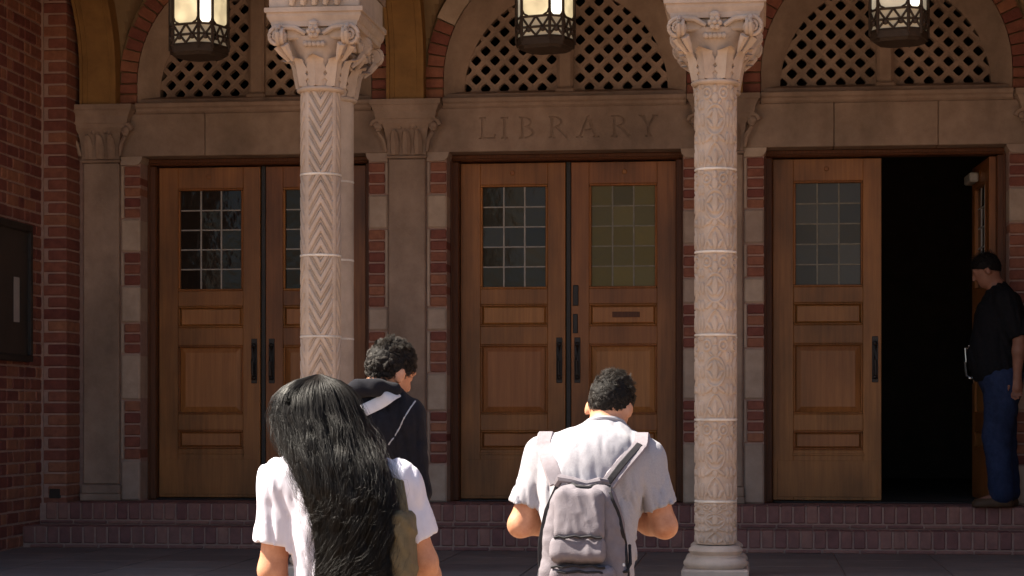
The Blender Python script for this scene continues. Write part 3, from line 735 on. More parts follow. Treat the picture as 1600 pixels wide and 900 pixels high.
def capital(T, kind):
    bell = []
    for r, z in ((.122, 2.512), (.124, 2.56), (.132, 2.62), (.150, 2.68), (.172, 2.735), (.19, 2.77), (.19, 2.79)): bell.append((r, z))
    m = MB().lathe(bell, 32); m.lathe([(.125, 2.485), (.136, 2.492), (.139, 2.5), (.136, 2.508), (.122, 2.515)], 32)
    cp = m.build('capital', 'stone_column', T, smooth=True)
    def rb(z): 
        for (r0, z0), (r1, z1) in zip(bell, bell[1:]):
            if z0 <= z <= z1: return r0 + (r1 - r0) * (z - z0) / (z1 - z0)
        return bell[-1][0]
    MB().box(-.168, .168, -.168, .168, 2.772, 2.8435, .01).build('capital_core', 'stone_column', T)
    for k in range(8):          # acanthus leaves
        ph = math.pi * 2 * (k + (0.0 if kind == 'a' else .5)) / 8 - math.pi / 2; m = MB(); v = []; f = []; nu, nv = 9, 11
        for i in range(nv):
            t = i / (nv - 1); z = 2.515 + .20 * t - (.035 * max(0, (t - .75) / .25) ** 2); lift = .004 + .010 * math.sin(math.pi * t) + .06 * max(0, (t - .6) / .4) ** 2
            wdt = (.042 + .014 * math.sin(math.pi * min(1, t * 1.1))) * (1 - .55 * max(0, (t - .7) / .3)) * (1 + .22 * math.sin(t * 26))
            for j in range(nu):
                u = -1 + 2 * j / (nu - 1); r = rb(min(z, 2.77)) + lift + .020 * (1 - abs(u)) - .007 * abs(math.sin(u * 9)) ; an = ph + u * wdt / .15
                v.append((r * math.cos(an), r * math.sin(an), z - .012 * abs(u)))
        for i in range(nv - 1):
            for j in range(nu - 1): q = i * nu + j; f.append((q, q + 1, q + nu + 1, q + nu))
        n = len(v); v2 = [(p[0] * .93, p[1] * .93, p[2]) for p in v]; f2 = [tuple(reversed([i + n for i in q])) for q in f]
        rim = [j for j in range(nu)] + [i * nu + nu - 1 for i in range(1, nv)] + [(nv - 1) * nu + j for j in range(nu - 2, -1, -1)] + [i * nu for i in range(nv - 2, 0, -1)]
        f3 = [(rim[i], rim[(i + 1) % len(rim)], rim[(i + 1) % len(rim)] + n, rim[i] + n) for i in range(len(rim))]
        MB().add(v + v2, f + f2 + f3).build('acanthus_leaf', 'stone_column', T, smooth=True)
    for face in range(4):       # paired spiral volutes, rosette and beads on every face
        fa = face * math.pi / 2; c, s = math.cos(fa), math.sin(fa)
        dep = .185; hw = .205
        def tr(p): return (p[0] * c - p[1] * s, p[0] * s + p[1] * c, p[2])
        for sd in (-1, 1):
            if kind == 'a' and False: continue
            pts = []; rr = []
            for q in range(26):
                t = q / 25; a = math.pi * .5 + sd * (-1) * 0 + t * 3.6 * math.pi; rad = .056 * (1 - .78 * t)
                pts.append(tr((sd * hw + sd * (-1) * rad * math.cos(a + math.pi) * -1, -dep - .012 - .012 * t, 2.785 + rad * math.sin(a)))); rr.append(.0145 * (1 - .45 * t))
            m = MB().tube(pts, rr, 7)
            b = MB().lathe([(.046, -.012), (.05, 0), (.046, .012)], 16)
            m.add([tr((sd * hw + p[0], -dep + p[2] + .006, 2.785 + p[1])) for p in b.v], b.f)
            m.ball(tr((sd * hw, -dep - .022, 2.785)), .017)
            m.tube([tr((sd * .05, -dep + .005, 2.80)), tr((sd * .11, -dep, 2.835)), tr((sd * hw, -dep - .006, 2.842))], [.014, .016, .014], 7)
            m.tube([tr((sd * (hw + .01), -dep + .02, 2.735)), tr((sd * (hw - .012), -dep + .035, 2.70)), tr((sd * (hw - .05), -dep + .055, 2.655))], [.026, .021, .01], 7)
            m.build('volute', 'stone_column', T, smooth=True)
        m = MB()
        for q in range(6): a = q * math.pi / 3; m.ball(tr((.024 * math.cos(a), -dep - .02, 2.81 + .026 * math.sin(a))), (.018, .018, .018), 7, 5)
        m.ball(tr((0, -dep - .034, 2.81)), .014); 
        for q in range(5): m.ball(tr((-.05 + .025 * q, -dep + .004, 2.742)), .018, 7, 5)
        m.ball(tr((0, -dep - .015, 2.855)), (.03, .018, .022)); m.build('rosette', 'stone_column', T, smooth=True)
def column(x, y, kind, label, rot, dy):
    T = thing('column', label, 'column', (x, y, -.30), 'stone columns of the arcade'); OFF = Vector((0, 0, .30))
    X = bpy.data.objects.new('tmp', None)
    made = []
    def keep(o): o.location += OFF; return o
    for q in range(len(ZJ) - 1):
        z1, z0 = ZJ[q] - .004, ZJ[q + 1] + .004; L = round(z1 - z0, 3)
        kk = {'chevron': ('down', 'up')[q % 2], 'leaf': 'leaf', 'plain': 'plain'}[kind]
        if (kk, L) not in DR: DR[(kk, L)] = carved_drum(kk, L)
        o = link('drum', DR[(kk, L)], 'stone_column', T, (0, 0, z0)); o.rotation_euler = (0, 0, rot); keep(o)
        if q < len(ZJ) - 2: keep(MB().lathe([(RAD - .012, -.0065), (RAD + .0005, -.006), (RAD + .002, 0), (RAD + .0005, .006), (RAD - .012, .0065)], 40).build('mortar_joint', 'stone_mortar', T, (0, 0, ZJ[q + 1])))
    n0 = set(bpy.data.objects); capital(T, 'a' if kind == 'chevron' else 'b')
    for o in set(bpy.data.objects) - n0: keep(o)
    keep(MB().lathe([(.122, -.10), (.135, -.108), (.15, -.12), (.153, -.132), (.145, -.145), (.138, -.155), (.14, -.165), (.165, -.175), (.18, -.195), (.18, -.21), (.168, -.225), (.165, -.23)], 40).build('base', 'stone_column', T, smooth=True))
    keep(MB().box(-.187, .187, -.187, .187, -.299, -.2305, .008).build('plinth', 'stone_column', T))
    ab = MB(); yy = .186
    ab.loft([(2.842, -.245, .245, -yy, yy), (2.868, -.252, .252, -yy, yy), (2.872, -.258, .258, -yy - .0 , yy), (2.90, -.272, .272, -yy - (.012 if dy < 0 else 0), yy), (2.918, -.272, .272, -yy - (.012 if dy < 0 else 0), yy), (2.922, -.284, .284, -yy - (.024 if dy < 0 else 0), yy), (2.948, -.284, .284, -yy - (.024 if dy < 0 else 0), yy)])
    keep(ab.build('abacus', 'stone_column', T))
    bpy.data.objects.remove(X)
    return T
column(-1.1355, -3.0, 'chevron', 'front stone column carved with chevron zigzags', R(12), -1)
column(-1.1355, -2.62, 'plain', 'plain stone column tucked behind the chevron-carved one', 0, 1)
column(1.1325, -3.0, 'leaf', 'front stone column carved with leaves and vines', 0, -1)
column(1.1325, -2.62, 'plain', 'plain stone column mostly hidden behind the leaf-carved one', 0, 1)
for xp in (-1.1355, 1.1325):
    im = P_('impost_block', MB().box(xp - .262, xp + .262, -3.185, -2.44, 2.95, SPR - .002, .006), 'stone_column')
    m = MB()
    for q in range(5):
        x = xp - .13 + .065 * q; m.tube([(x, -3.19, 2.965), (x + .012, -3.205, 3.0), (x - .01, -3.2, 3.04), (x + .01, -3.19, 3.09)], [.018, .022, .016, .02], 6); m.ball((x + .02, -3.2, 3.055), .018)
    m.build('carved_ornament', 'stone_column', im, smooth=True)

# ================================================================== PEOPLE
def rotm(yaw=0, bow=0, roll=0):
    return np.array((Matrix.Rotation(yaw, 3, 'Z') @ Matrix.Rotation(-bow, 3, 'X') @ Matrix.Rotation(roll, 3, 'Y')))
class SDF:
    """smooth union of primitives, each evaluated only inside its own box"""
    def __init__(s, k=.03): s.p = []; s.k = k; s.post = []
    def _add(s, fn, lo, hi, k): s.p.append((fn, np.asarray(lo, float), np.asarray(hi, float), k or s.k)); return s
    def cone(s, a, b, r1, r2, k=None, cut=None):
        a, b = V3(a), V3(b); r = max(r1, r2)
        fn = (lambda P: cone(P, a, b, r1, r2)) if cut is None else (lambda P: np.maximum(cone(P, a, b, r1, r2), half(P, cut[0], cut[1])))
        return s._add(fn, np.minimum(a, b) - r, np.maximum(a, b) + r, k)
    def ell(s, c, r, M=None, k=None):
        R_ = max(r) if M is not None else None; e = V3((R_,) * 3) if R_ else V3(r)
        return s._add(lambda P: ell(P, c, r, M), V3(c) - e, V3(c) + e, k)
    def box(s, c, h, rd, M=None, k=None):
        e = V3((np.linalg.norm(h),) * 3) if M is not None else V3(h); return s._add(lambda P: rbox(P, c, h, rd, M), V3(c) - e, V3(c) + e, k)
    def bounds(s): return np.min([p[1] for p in s.p], 0), np.max([p[2] for p in s.p], 0)
    def eval(s, P):
        v = np.full(P.shape[:-1], .12, np.float32)
        if P.ndim == 4:
            ax = [P[:, 0, 0, 0], P[0, :, 0, 1], P[0, 0, :, 2]]
            for fn, lo, hi, k in s.p:
                sl = tuple(slice(np.searchsorted(ax[i], lo[i] - .05), np.searchsorted(ax[i], hi[i] + .05)) for i in range(3))
                Q = P[sl]
                if Q.size: v[sl] = smin(v[sl], fn(Q), k)
        else:
            for fn, lo, hi, k in s.p: v = smin(v, fn(P), k)
        for f in s.post: v = f(v, P)
        return v
    def build(s, name, m, parent, h, loc, lo=None, hi=None):
        a, b = s.bounds(); a = a - .03 if lo is None else np.maximum(a - .03, lo); b = b + .03 if hi is None else np.minimum(b + .03, hi)
        return nets(s.eval, a, b, h, name, m, parent, loc)
    def back_y(s, x, z, y0=-.6, y1=.4):
        ys = np.arange(y0, y1, .003); P = np.stack([np.full_like(ys, x), ys, np.full_like(ys, z)], -1); d = s.eval(P); i = np.argmax(d < 0)
        return float(ys[i]) if (d < 0).any() else None
def add_head(S, c, M, sc=1.0):
    c = V3(c)
    def W(p): return c + M @ (V3(p) * sc)
    S.ell(W((0, 0, .012)), tuple(np.array((.074, .094, .092)) * sc), M, .03)
    S.ell(W((0, .035, -.055)), tuple(np.array((.057, .06, .066)) * sc), M, .03)
    S.ell(W((0, .062, -.088)), tuple(np.array((.03, .026, .022)) * sc), M, .02)          # chin
    S.cone(W((0, .093, .012)), W((0, .112, -.03)), .009 * sc, .013 * sc, .012)             # nose
    S.ell(W((0, .089, -.062)), tuple(np.array((.022, .01, .007)) * sc), M, .006); S.ell(W((0, .086, -.074)), tuple(np.array((.019, .01, .007)) * sc), M, .006)
    S.cone(W((-.04, .083, .022)), W((.04, .083, .022)), .011 * sc, .011 * sc, .012)        # brow
    for s in (-1, 1):
        S.ell(W((s * .077, -.004, -.022)), tuple(np.array((.011, .02, .031)) * sc), M @ rotm(-s * .35), .008)
        S.ell(W((s * .03, .083, -.002)), tuple(np.array((.013, .011, .009)) * sc), M, .004)
def add_hand(S, wr, d, side, curl=.5):
    wr, d, side = V3(wr), V3(d), V3(side); d = d / np.linalg.norm(d); side = side - d * (side @ d); side /= np.linalg.norm(side); pal = np.cross(d, side)
    S.cone(wr, wr + d * .07, .027, .034, .015); S.cone(wr + d * .03 + side * .018, wr + d * .085 + side * .026, .018, .014, .012); S.cone(wr + d * .03 - side * .018, wr + d * .08 - side * .026, .018, .014, .012)
    for i, (o, L) in enumerate(((-.03, .062), (-.010, .075), (.011, .07), (.031, .052))):
        a = wr + d * .085 + side * o; b = a + (d * math.cos(curl * .5) + pal * math.sin(curl * .5)) * L * .55; e = b + (d * math.cos(curl * 1.4) + pal * math.sin(curl * 1.4)) * L * .5
        S.cone(a, b, .0095, .009, .004); S.cone(b, e, .009, .0075, .004)
    a = wr + d * .03 - side * .03; b = a + (d * .6 - side * .6 + pal * .4) * .045; S.cone(a, b, .012, .0105, .008); S.cone(b, b + (d * .9 + pal * .3) * .03, .0105, .0085, .004)
def lerp(a, b, t): return V3(a) + (V3(b) - V3(a)) * t
def person(label, base, J, o):
    T = thing('person', label, 'person', base); zo = (0, 0, -base[2]); sk = o.get('skin', 'skin'); hv = o.get('h', .009)
    S = SDF(.035); add_head(S, J['HC'], J['HM'], o.get('hs', 1))
    S.cone(J['N'], lerp(J['N'], J['HC'], .62), .056, .052, .03)
    for c, r in J['torso']: S.ell(c, tuple(np.array(r) - .012), None, .06)
    for s in 'LR':
        S.cone(J['N'], J['S' + s], .05, .052, .05); S.cone(J['S' + s], J['E' + s], o.get('arm', .05), o.get('arm', .05) * .82, .03)
        S.cone(J['E' + s], lerp(J['E' + s], J['W' + s], .3), o.get('arm', .05) * .84, o.get('arm', .05) * .86, .02); S.cone(lerp(J['E' + s], J['W' + s], .3), J['W' + s], o.get('arm', .05) * .86, .027, .02)
        add_hand(S, J['W' + s], V3(J['W' + s]) - V3(J['E' + s]), J.get('side' + s, (1, 0, 0)), o.get('curl', .7))
        S.cone(J['H' + s], J['K' + s], .078, .05, .04); S.cone(J['K' + s], lerp(J['K' + s], J['A' + s], .35), .05, .052, .03); S.cone(lerp(J['K' + s], J['A' + s], .35), J['A' + s], .052, .036, .03)
        S.cone(J['A' + s], V3(J['A' + s]) + V3(J['toe']) * .9 + V3((0, 0, -.04)), .036, .028, .03)
    S.build('body', sk, T, hv, zo)
    # shirt
    C = SDF(.04); inf = o.get('inf', .012)
    for c, r in J['torso']: C.ell(c, tuple(np.array(r) + inf), None, .07)
    for s in 'LR':
        C.cone(J['N'], J['S' + s], .056 + inf * .5, .058 + inf, .05); t = o['sleeve']; sr = o.get('arm', .05) + o.get('sl_inf', .016)
        if t <= 1:
            e = lerp(J['S' + s], J['E' + s], t); C.cone(J['S' + s], lerp(J['S' + s], J['E' + s], t + .25), sr, sr + .004, .035, (e, V3(J['E' + s]) - V3(J['S' + s])))
        else:
            C.cone(J['S' + s], J['E' + s], sr, sr * .92, .035); C.cone(J['E' + s], lerp(J['E' + s], J['W' + s], .95), sr * .92, .042, .03)
    amp = o.get('fold', .004); nt = V3(o.get('neck', lerp(J['N'], J['HC'], .25))); nd = V3(o.get('nd', V3(J['HC']) - V3(J['N'])))
    zf0, zf1 = o.get('zf', (9, 10))
    def folds(v, P):
        mk = 1 - .75 * np.clip((P[..., 2] - zf0) / (zf1 - zf0), 0, 1)
        return v + mk * (amp * (1.3 * ridge(P, 40, 15, 9, o.get('ph', .3)) + .7 * ridge(P, 74, 30, 26, 1.1)))
    C.post.append(folds)
    if o['sleeve'] <= 1:
        for s in 'LR':
            e = lerp(J['S' + s], J['E' + s], o['sleeve']); ax_ = V3(J['E' + s]) - V3(J['S' + s]); far = V3(J['E' + s]) + ax_ * .4
            C.post.append((lambda e, ax_, far: lambda v, P: np.maximum(v, np.minimum(half(P, e, ax_), -cone(P, e, far, .074, .074))))(e, ax_, far))
    nu_ = nd / np.linalg.norm(nd); C.post.append(lambda v, P: np.maximum(v, -cone(P, nt + nu_ * .05, nt + nu_ * .35, .074, .09)))
    C.post.append(lambda v, P: np.maximum(v, o['hem'] - P[..., 2]))
    C.build('shirt' if o['sleeve'] <= 1 else 'hoodie', o['shirt'], T, o.get('hc', .008), zo)
    # trousers and shoes
    L = SDF(.04)
    for s in 'LR':
        kn = o.get('knee', .068); L.cone(J['H' + s], J['K' + s], o.get('thigh', .095), kn, .05); L.cone(J['K' + s], lerp(J['K' + s], J['A' + s], .93), kn, kn * .95, .04)
    L.ell(*J['pelvis'], None, .06); L.post.append(lambda v, P: np.maximum(v, P[..., 2] - o['hem'] - .09)); L.post.append(lambda v, P: v + .004 * wnoise(P, 30, 30, 34, .8))
    L.build('trousers', o['trousers'], T, .011, zo)
    for s in 'LR':
        F = SDF(.03); a = V3(J['A' + s]); t = V3(J['toe']); gz = base[2]
        F.cone(a + (0, 0, -.03), a + t * .9 + (0, 0, -.055), .046, .036); F.cone(a + t * -.2 + (0, 0, -.05), a + t + (0, 0, -.058), .04, .036)
        F.post.append(lambda v, P: np.maximum(v, gz + .001 - P[..., 2])); F.build('shoe', o['shoe'], T, .009, zo)
    return T, C
def short_hair(T, c, M, zo, m, n, lmin, lmax, top=.5, sc=1.0, tilt=.75, off=.0, comb=(0, .4, .25), thick=.008):
    c = V3(c); rad = np.array((.074, .094, .092)) * sc
    H = SDF(.01); H.ell(c + M @ V3((0, -.002, .014)), tuple(rad + thick), M); 
    def cutf(v, P):
        q = (P - c) @ M; lump = .003 * wnoise(P, 150, 150, 140, .4)
        return np.maximum(v + lump, (tilt * q[..., 1] - q[..., 2] + off) / 1.25)
    H.post.append(cutf); H.build('hair', 'hair_base', T, .006, zo)
    u = rng.normal(size=(n * 3, 3)); u /= np.linalg.norm(u, axis=1, keepdims=True); p = u * (rad + thick * .6) + (0, -.002, .014)
    ok = tilt * p[:, 1] - p[:, 2] + off < .002 + np.abs(rng.normal(0, .009, n * 3)); p = p[ok][:n]; u = u[ok][:n]; N = len(p)
    up = np.clip((p[:, 2] - .02) / .08, 0, 1); ln = lmin + (lmax - lmin) * up ** 1.2 * rng.uniform(.6, 1.1, N)
    nc = 170; ci = rng.integers(0, N, nc); cl = np.argmin(((p[:, None] - p[ci][None]) ** 2).sum(-1), 1)       # tufts
    d = u * (.45 + .55 * up[:, None]) + np.array(comb) * (.3 + .7 * up[:, None]) + np.where(up[:, None] < .3, np.array((0, -.1, -.8)), 0)
    d = d + (rng.normal(size=(nc, 3)) * .38)[cl] + rng.normal(size=(N, 3)) * .12
    d /= np.linalg.norm(d, axis=1, keepdims=True); t = np.linspace(0, 1, 5)[None, :, None]; ln = ln * rng.uniform(.7, 1.15, nc)[cl]
    pull = (p[ci][cl] - p)[:, None] * .45
    cv = p[:, None] + ln[:, None, None] * (d[:, None] * t + u[:, None] * t * (1 - t) * .5) + pull * t * t
    cv = cv @ M.T + c; o = strands('hair_strands', m, T, cv, rng.uniform(.0005, .0009, N)); o.location = zo; o['kind'] = 'stuff'

# ---- man in the grey t-shirt, seen from behind, head bowed
g = -.95; bT = (.848, -7.6, g); HMt = rotm(R(-14), R(30), R(5))
JT = dict(HC=(-.006, .20, .678), HM=HMt, N=(-.02, .145, .568), SL=(-.232, .115, .490), SR=(.118, .115, .485), EL=(-.315, .09, .252), ER=(.192, .11, .250),
          WL=(-.11, .33, .27), WR=(.01, .34, .28), HL=(-.16, .02, -.04), HR=(.02, .02, -.04), KL=(-.17, .13, -.46), KR=(.02, .02, -.48), AL=(-.17, .10, -.875), AR=(.02, -.10, -.875), toe=(0, .17, 0),
          torso=[((-.057, .025, .40), (.168, .112, .19)), ((-.052, .085, .455), (.165, .125, .105)), ((-.062, .02, .2), (.152, .108, .17)), ((-.068, .02, .02), (.152, .112, .14))], pelvis=((-.07, .02, -.02), (.165, .12, .13)))
T1, C1 = person('man in grey t-shirt with bowed head, wearing a grey backpack', bT, JT,
                dict(shirt='shirt_grey', trousers='trousers', shoe='shoe_dark', sleeve=.74, hem=-.10, arm=.052, sl_inf=.016, fold=.006, hc=.006, h=.008, neck=(-.02, .165, .608), zf=(.36, .46)))
short_hair(T1, JT['HC'], HMt, (0, 0, -g), 'hair_brown', 13000, .004, .034, comb=(.35, .7, .0), tilt=.62, off=-.03, thick=.004)
MB().box(-.02, .055, .40, .412, .27, .42, .004).build('phone', 'phone', None, (bT[0] - .06, bT[1], 0))
ph = bpy.data.objects['phone']; tag(ph, 'small dark phone held in front of the man in grey t-shirt', 'phone')

MB().tube([(-.02 + .068 * math.cos(t),   .166 + .068 * math.sin(t), .602 - .028 * math.sin(t)) for t in [math.pi * 2 * i / 28 for i in range(28)]], .009, 8, True).build('collar', 'shirt_grey', T1, (0, 0, .95), smooth=True)
# ---- his backpack
BP = thing('backpack', 'crumpled grey backpack on the back of the man in t-shirt', 'backpack', (bT[0] - .07, bT[1] - .17, -.12)); bo = (.07, .17, .12)
def bpw(P):       # narrower towards the top
    Q = P.copy(); f_ = np.interp(P[..., 2], [-.15, .10, .27, .42], [1.0, 1.0, .86, .62]); Q[..., 0] = (P[..., 0] + .07) / f_ - .07; return Q
def crumple(a, ph): return lambda v, P: v - .75 * a * ridge(P, 30, 24, 24, ph) - .45 * a * ridge(P, 62, 50, 56, ph + 1)
B = SDF(.02); B._add(lambda P: rbox(bpw(P), (-.068, -.155, .135), (.155, .085, .27), .06), (-.24, -.26, -.14), (.1, -.05, .43), .02); B.post.append(crumple(.004, .2))
B.build('main_bag', 'pack', BP, .007, bo)
for nm, c, h, rd, tl in (('upper_pocket', (-.078, -.246, .305), (.086, .032, .09), .03, .35), ('middle_pocket', (-.082, -.262, .190), (.094, .038, .046), .03, .5), ('lower_pocket', (-.066, -.262, .02), (.112, .036, .115), .03, .05)):
    B2 = SDF(.02); B2.box(c, h, rd, rotm(0, tl * .6)); B2.post.append((lambda q: lambda v, P: v - .0032 * ridge(P, 44, 8, 9, q) - .0014 * ridge(P, 70, 40, 34, q + 1))(c[2] * 9)); B2.build(nm, 'pack', BP, .006, bo)
def on_pack(x, z, off=.004):
    ys = np.arange(-.4, .0, .003); P = np.stack([np.full_like(ys, x), ys, np.full_like(ys, z)], -1); d = B.eval(P); i = np.argmax(d < 0); return float(ys[i]) - off if (d < 0).any() else -.12
def strap(name, m, par, loc, pts, w, t, ynorm=(0, -1, .25)):
    n = len(pts); MB().band(pts, [ynorm] * n if not isinstance(ynorm[0], tuple) else ynorm, w, t).build(name, m, par, loc, smooth=True)
def drape(C, ctrl, off, n=18):
    """points (x,z) laid on the back surface of cloth C"""
    out = []
    for i in range(n):
        t = i / (n - 1) * (len(ctrl) - 1); k = min(int(t), len(ctrl) - 2); a = lerp(ctrl[k], ctrl[k + 1], t - k); y = C.back_y(a[0], a[1]); out.append((a[0], (y if y is not None else .03) - off, a[1]))
    return out
for ctrl in (((-.168, .405), (-.195, .47), (-.222, .525), (-.228, .545)), ((.008, .405), (.05, .462), (.098, .52), (.112, .54))):
    p = drape(C1, ctrl, .010, 14); x0 = p[-1]
    p += [(x0[0] * 1.0 + (.004 if x0[0] < 0 else 0), .09, .572 if x0[0] > 0 else .575), (x0[0], .15, .555), (x0[0], .21, .48)]
    nr = [(0, -1, .4)] * 14 + [(0, 0, 1), (0, .6, .8), (0, 1, .2)]
    strap('shoulder_strap', 'pack_strap', BP, bo, p, .058, .014, [tuple(q) for q in nr])
    if x0[0] > 0: strap('strap_webbing', 'webbing', BP, bo, [(q[0], q[1] - .009, q[2] + .004) for q in p[:13]], .022, .004)
MB().tube([(-.165, -.12, .405), (-.15, -.155, .425), (-.11, -.165, .418), (-.06, -.17, .405), (-.02, -.165, .415), (.005, -.13, .41)], [.013, .015, .013, .013, .014, .012], 8).build('top_roll', 'pack', BP, bo, smooth=True)
MB().tube([(-.11, -.17, .405), (-.09, -.205, .398), (-.05, -.21, .395), (-.025, -.18, .402)], .008, 7).build('carry_handle', 'webbing', BP, bo, smooth=True)
for ctrl in (((-.165, .40), (-.205, .31), (-.226, .2), (-.222, .05), (-.215, -.06)), ((.012, .40), (.05, .31), (.07, .22), (.082, .1), (.078, -.05))):
    pts = [(x, on_pack(x, z, .006), z) for x, z in [tuple(lerp(ctrl[min(int(t), 3)], ctrl[min(int(t), 3) + 1], t - min(int(t), 3))) for t in np.linspace(0, 4, 18)]]
    strap('compression_strap', 'webbing', BP, bo, pts, .013, .004)
for z, x0, x1, y in ((.235, -.16, .0, -.296), (.137, -.17, .01, -.298), (.118, -.165, .035, -.296)):
    MB().tube([(x, y + .012 * math.cos(i * 1.3) * .3 + 1.2 * (x + .075) ** 2, z - .7 * (x + .075) ** 2 + .003 * math.sin(i * 2.1)) for i, x in enumerate(np.linspace(x0, x1, 10))], .0045, 6).build('zip_seam', 'webbing', BP, bo)
MB().ball((.055, -.215, .135), (.018, .01, .014)).build('tag', 'badge', BP, bo, smooth=True)
MB().tube([(.085, -.16, .20), (.09, -.2, .14), (.08, -.22, .115), (.05, -.225, .11)], .006, 6).build('cord', 'webbing', BP, bo)
for k, x in enumerate((-.118, -.096, -.074)):
    m = MB(); y = -.3015
    for a in ((x, x + .004), (x + .010, x + .014)): m.box(a[0], a[1], y, y + .004, .078, .095, .001)
    m.box(x, x + .014, y + .0002, y + .004, .0855 + .007 * (k % 2), .0895 + .007 * (k % 2), .001); m.build('printed_letter', 'webbing', BP, bo)

# ---- man in the dark hoodie
g = -.85; bH = (-.118, -7.2, g); HMh = rotm(R(-38), R(22), R(3))
JH = dict(HC=(.118, .055, .808), HM=HMh, N=(.075, .02, .70), SL=(-.185, .0, .632), SR=(.185, .03, .628), EL=(-.228, .0, .36), ER=(.212, .01, .35), WL=(-.16, .22, .22), WR=(.16, .22, .24),
          HL=(-.09, .02, .08), HR=(.10, .02, .08), KL=(-.09, .13, -.36), KR=(.1, .02, -.38), AL=(-.09, .08, -.775), AR=(.1, -.08, -.775), toe=(0, .17, 0),
          torso=[((.0, .015, .52), (.178, .122, .2)), ((.02, .02, .6), (.165, .105, .10)), ((.0, .02, .3), (.165, .12, .18)), ((.0, .02, .13), (.168, .12, .13))], pelvis=((.0, .02, .1), (.16, .12, .13)))
T2, C2 = person('man in dark hooded sweatshirt with pale strap, behind the long-haired woman', bH, JH,
                dict(shirt='hoodie', trousers='denim', shoe='shoe_dark', sleeve=2, hem=.02, arm=.05, sl_inf=.018, fold=.005, h=.008, hc=.008, inf=.016, neck=(.08, .03, .745), ph=1.1))
short_hair(T2, JH['HC'], HMh, (0, 0, -g), 'hair_brown', 13000, .010, .025, comb=(.25, .6, .0), tilt=.7, off=-.02, thick=.006)
Hd = SDF(.02)
for a, b, r1, r2 in (((-.03, -.055, .70), (.02, -.085, .735), .026, .032), ((.02, -.085, .735), (.085, -.085, .74), .032, .030), ((.085, -.085, .74), (.15, -.035, .735), .028, .024), ((.15, -.035, .735), (.165, .05, .715), .024, .02), ((-.03, -.055, .70), (-.03, .02, .705), .026, .022), ((-.03, .02, .705), (.05, .11, .68), .022, .02)): Hd.cone(a, b, r1, r2)
Hd.post.append(lambda v, P: v + .004 * wnoise(P, 60, 50, 55, .5)); Hd.build('hood', 'hoodie', T2, .007, (0, 0, .85))
sp = drape(C2, ((.158, .722), (.12, .69), (.05, .655), (-.005, .62), (-.09, .54), (-.17, .40)), .012, 22)
for i, q in enumerate(sp): sp[i] = (q[0], min(q[1], -.085 if q[2] < .715 else 9), q[2])
for q in range(2): sp = [sp[0]] + [tuple((V3(sp[i - 1]) + 2 * V3(sp[i]) + V3(sp[i + 1])) / 4) for i in range(1, len(sp) - 1)] + [sp[-1]]
SB = thing('sling_bag', 'pale strap of a sling bag across the dark hooded sweatshirt', 'bag', (bH[0] - .17, bH[1] - .16, .2)); so = (.17, .16, -.2)
strap('strap', 'strap_pale', SB, so, sp, .047, .006, (.1, -1, .2))
Bg = SDF(.02); Bg.box((-.2, -.17, .26), (.11, .05, .13), .04); Bg.post.append(crumple(.004, .7)); Bg.build('bag', 'pack', SB, .009, so)
for ctrl in (((.225, .69), (.20, .64), (.165, .57), (.14, .53)), ((.095, .63), (.105, .59), (.10, .55), (.09, .525))):
    MB().tube(drape(C2, ctrl, -.0005, 14), .0032, 6).build('piping', 'piping', T2, (0, 0, .85), smooth=True)
MB().tube([(-.03, -.105, .735), (-.055, -.09, .70), (-.06, -.085, .66)], .006, 6).build('drawcord', 'piping', T2, (0, 0, .85), smooth=True)

# ---- woman with long black hair
g = -.95; bW = (.183, -9.0, g); HMw = rotm(R(25), R(8), R(-4))
JW = dict(HC=(-.072, .03, .632), HM=HMw, N=(-.015, .0, .487), SL=(-.160, .0, .448), SR=(.168, .0, .438), EL=(-.192, -.005, .20), ER=(.238, .03, .225), WL=(-.165, .10, -.01), WR=(.235, .2, .08),
          HL=(-.085, .02, -.12), HR=(.085, .02, -.12), KL=(-.09, .12, -.52), KR=(.09, .02, -.54), AL=(-.09, .08, -.875), AR=(.09, -.08, -.875), toe=(0, .15, 0),
          torso=[((.0, .01, .33), (.152, .108, .17)), ((.0, .012, .405), (.155, .085, .075)), ((.0, .01, .12), (.13, .1, .16)), ((.0, .01, -.06), (.15, .11, .12))], pelvis=((.0, .01, -.08), (.165, .12, .14)))
T3, C3 = person('woman with long wavy black hair in a white t-shirt', bW, JW,
                dict(shirt='shirt_white', trousers='trousers', shoe='shoe_dark', sleeve=.70, hem=-.06, arm=.047, sl_inf=.019, fold=.0035, h=.008, hc=.007, hs=.93, neck=(-.03, -.02, .515), nd=(-.12, .25, 1), ph=2.0))
zk = [.0, .185, .30, .367, .45, .512, .58, .64, .694, .725, .745, .757]
hx = [.07, .078, .078, .073, .045, .012, -.03, -.060, -.068, -.066, -.064, -.062]; hw = [.070, .092, .100, .104, .114, .120, .122, .118, .100, .076, .046, .005]
hy = [-.15, -.15, -.145, -.14, -.12, -.09, -.04, -.005, .01, .015, .015, .015]; hd = [.035, .05, .055, .06, .075, .09, .10, .11, .10, .085, .05, .005]
Hm = SDF(.05)
for i in range(1, 9): Hm.ell((hx[i], hy[i], zk[i] - .018), (hw[i] * .84, hd[i] * .78, .052), None, .05)
Hm.ell((hx[0], hy[0], .06), (.08, .03, .1), None, .05)
Hm.post.append(lambda v, P: v + .006 * wnoise(P, 70, 50, 60, .9) + .003 * wnoise(P, 160, 120, 110, .2)); Hm.build('hair', 'hair_base', T3, .009, (0, 0, .95))
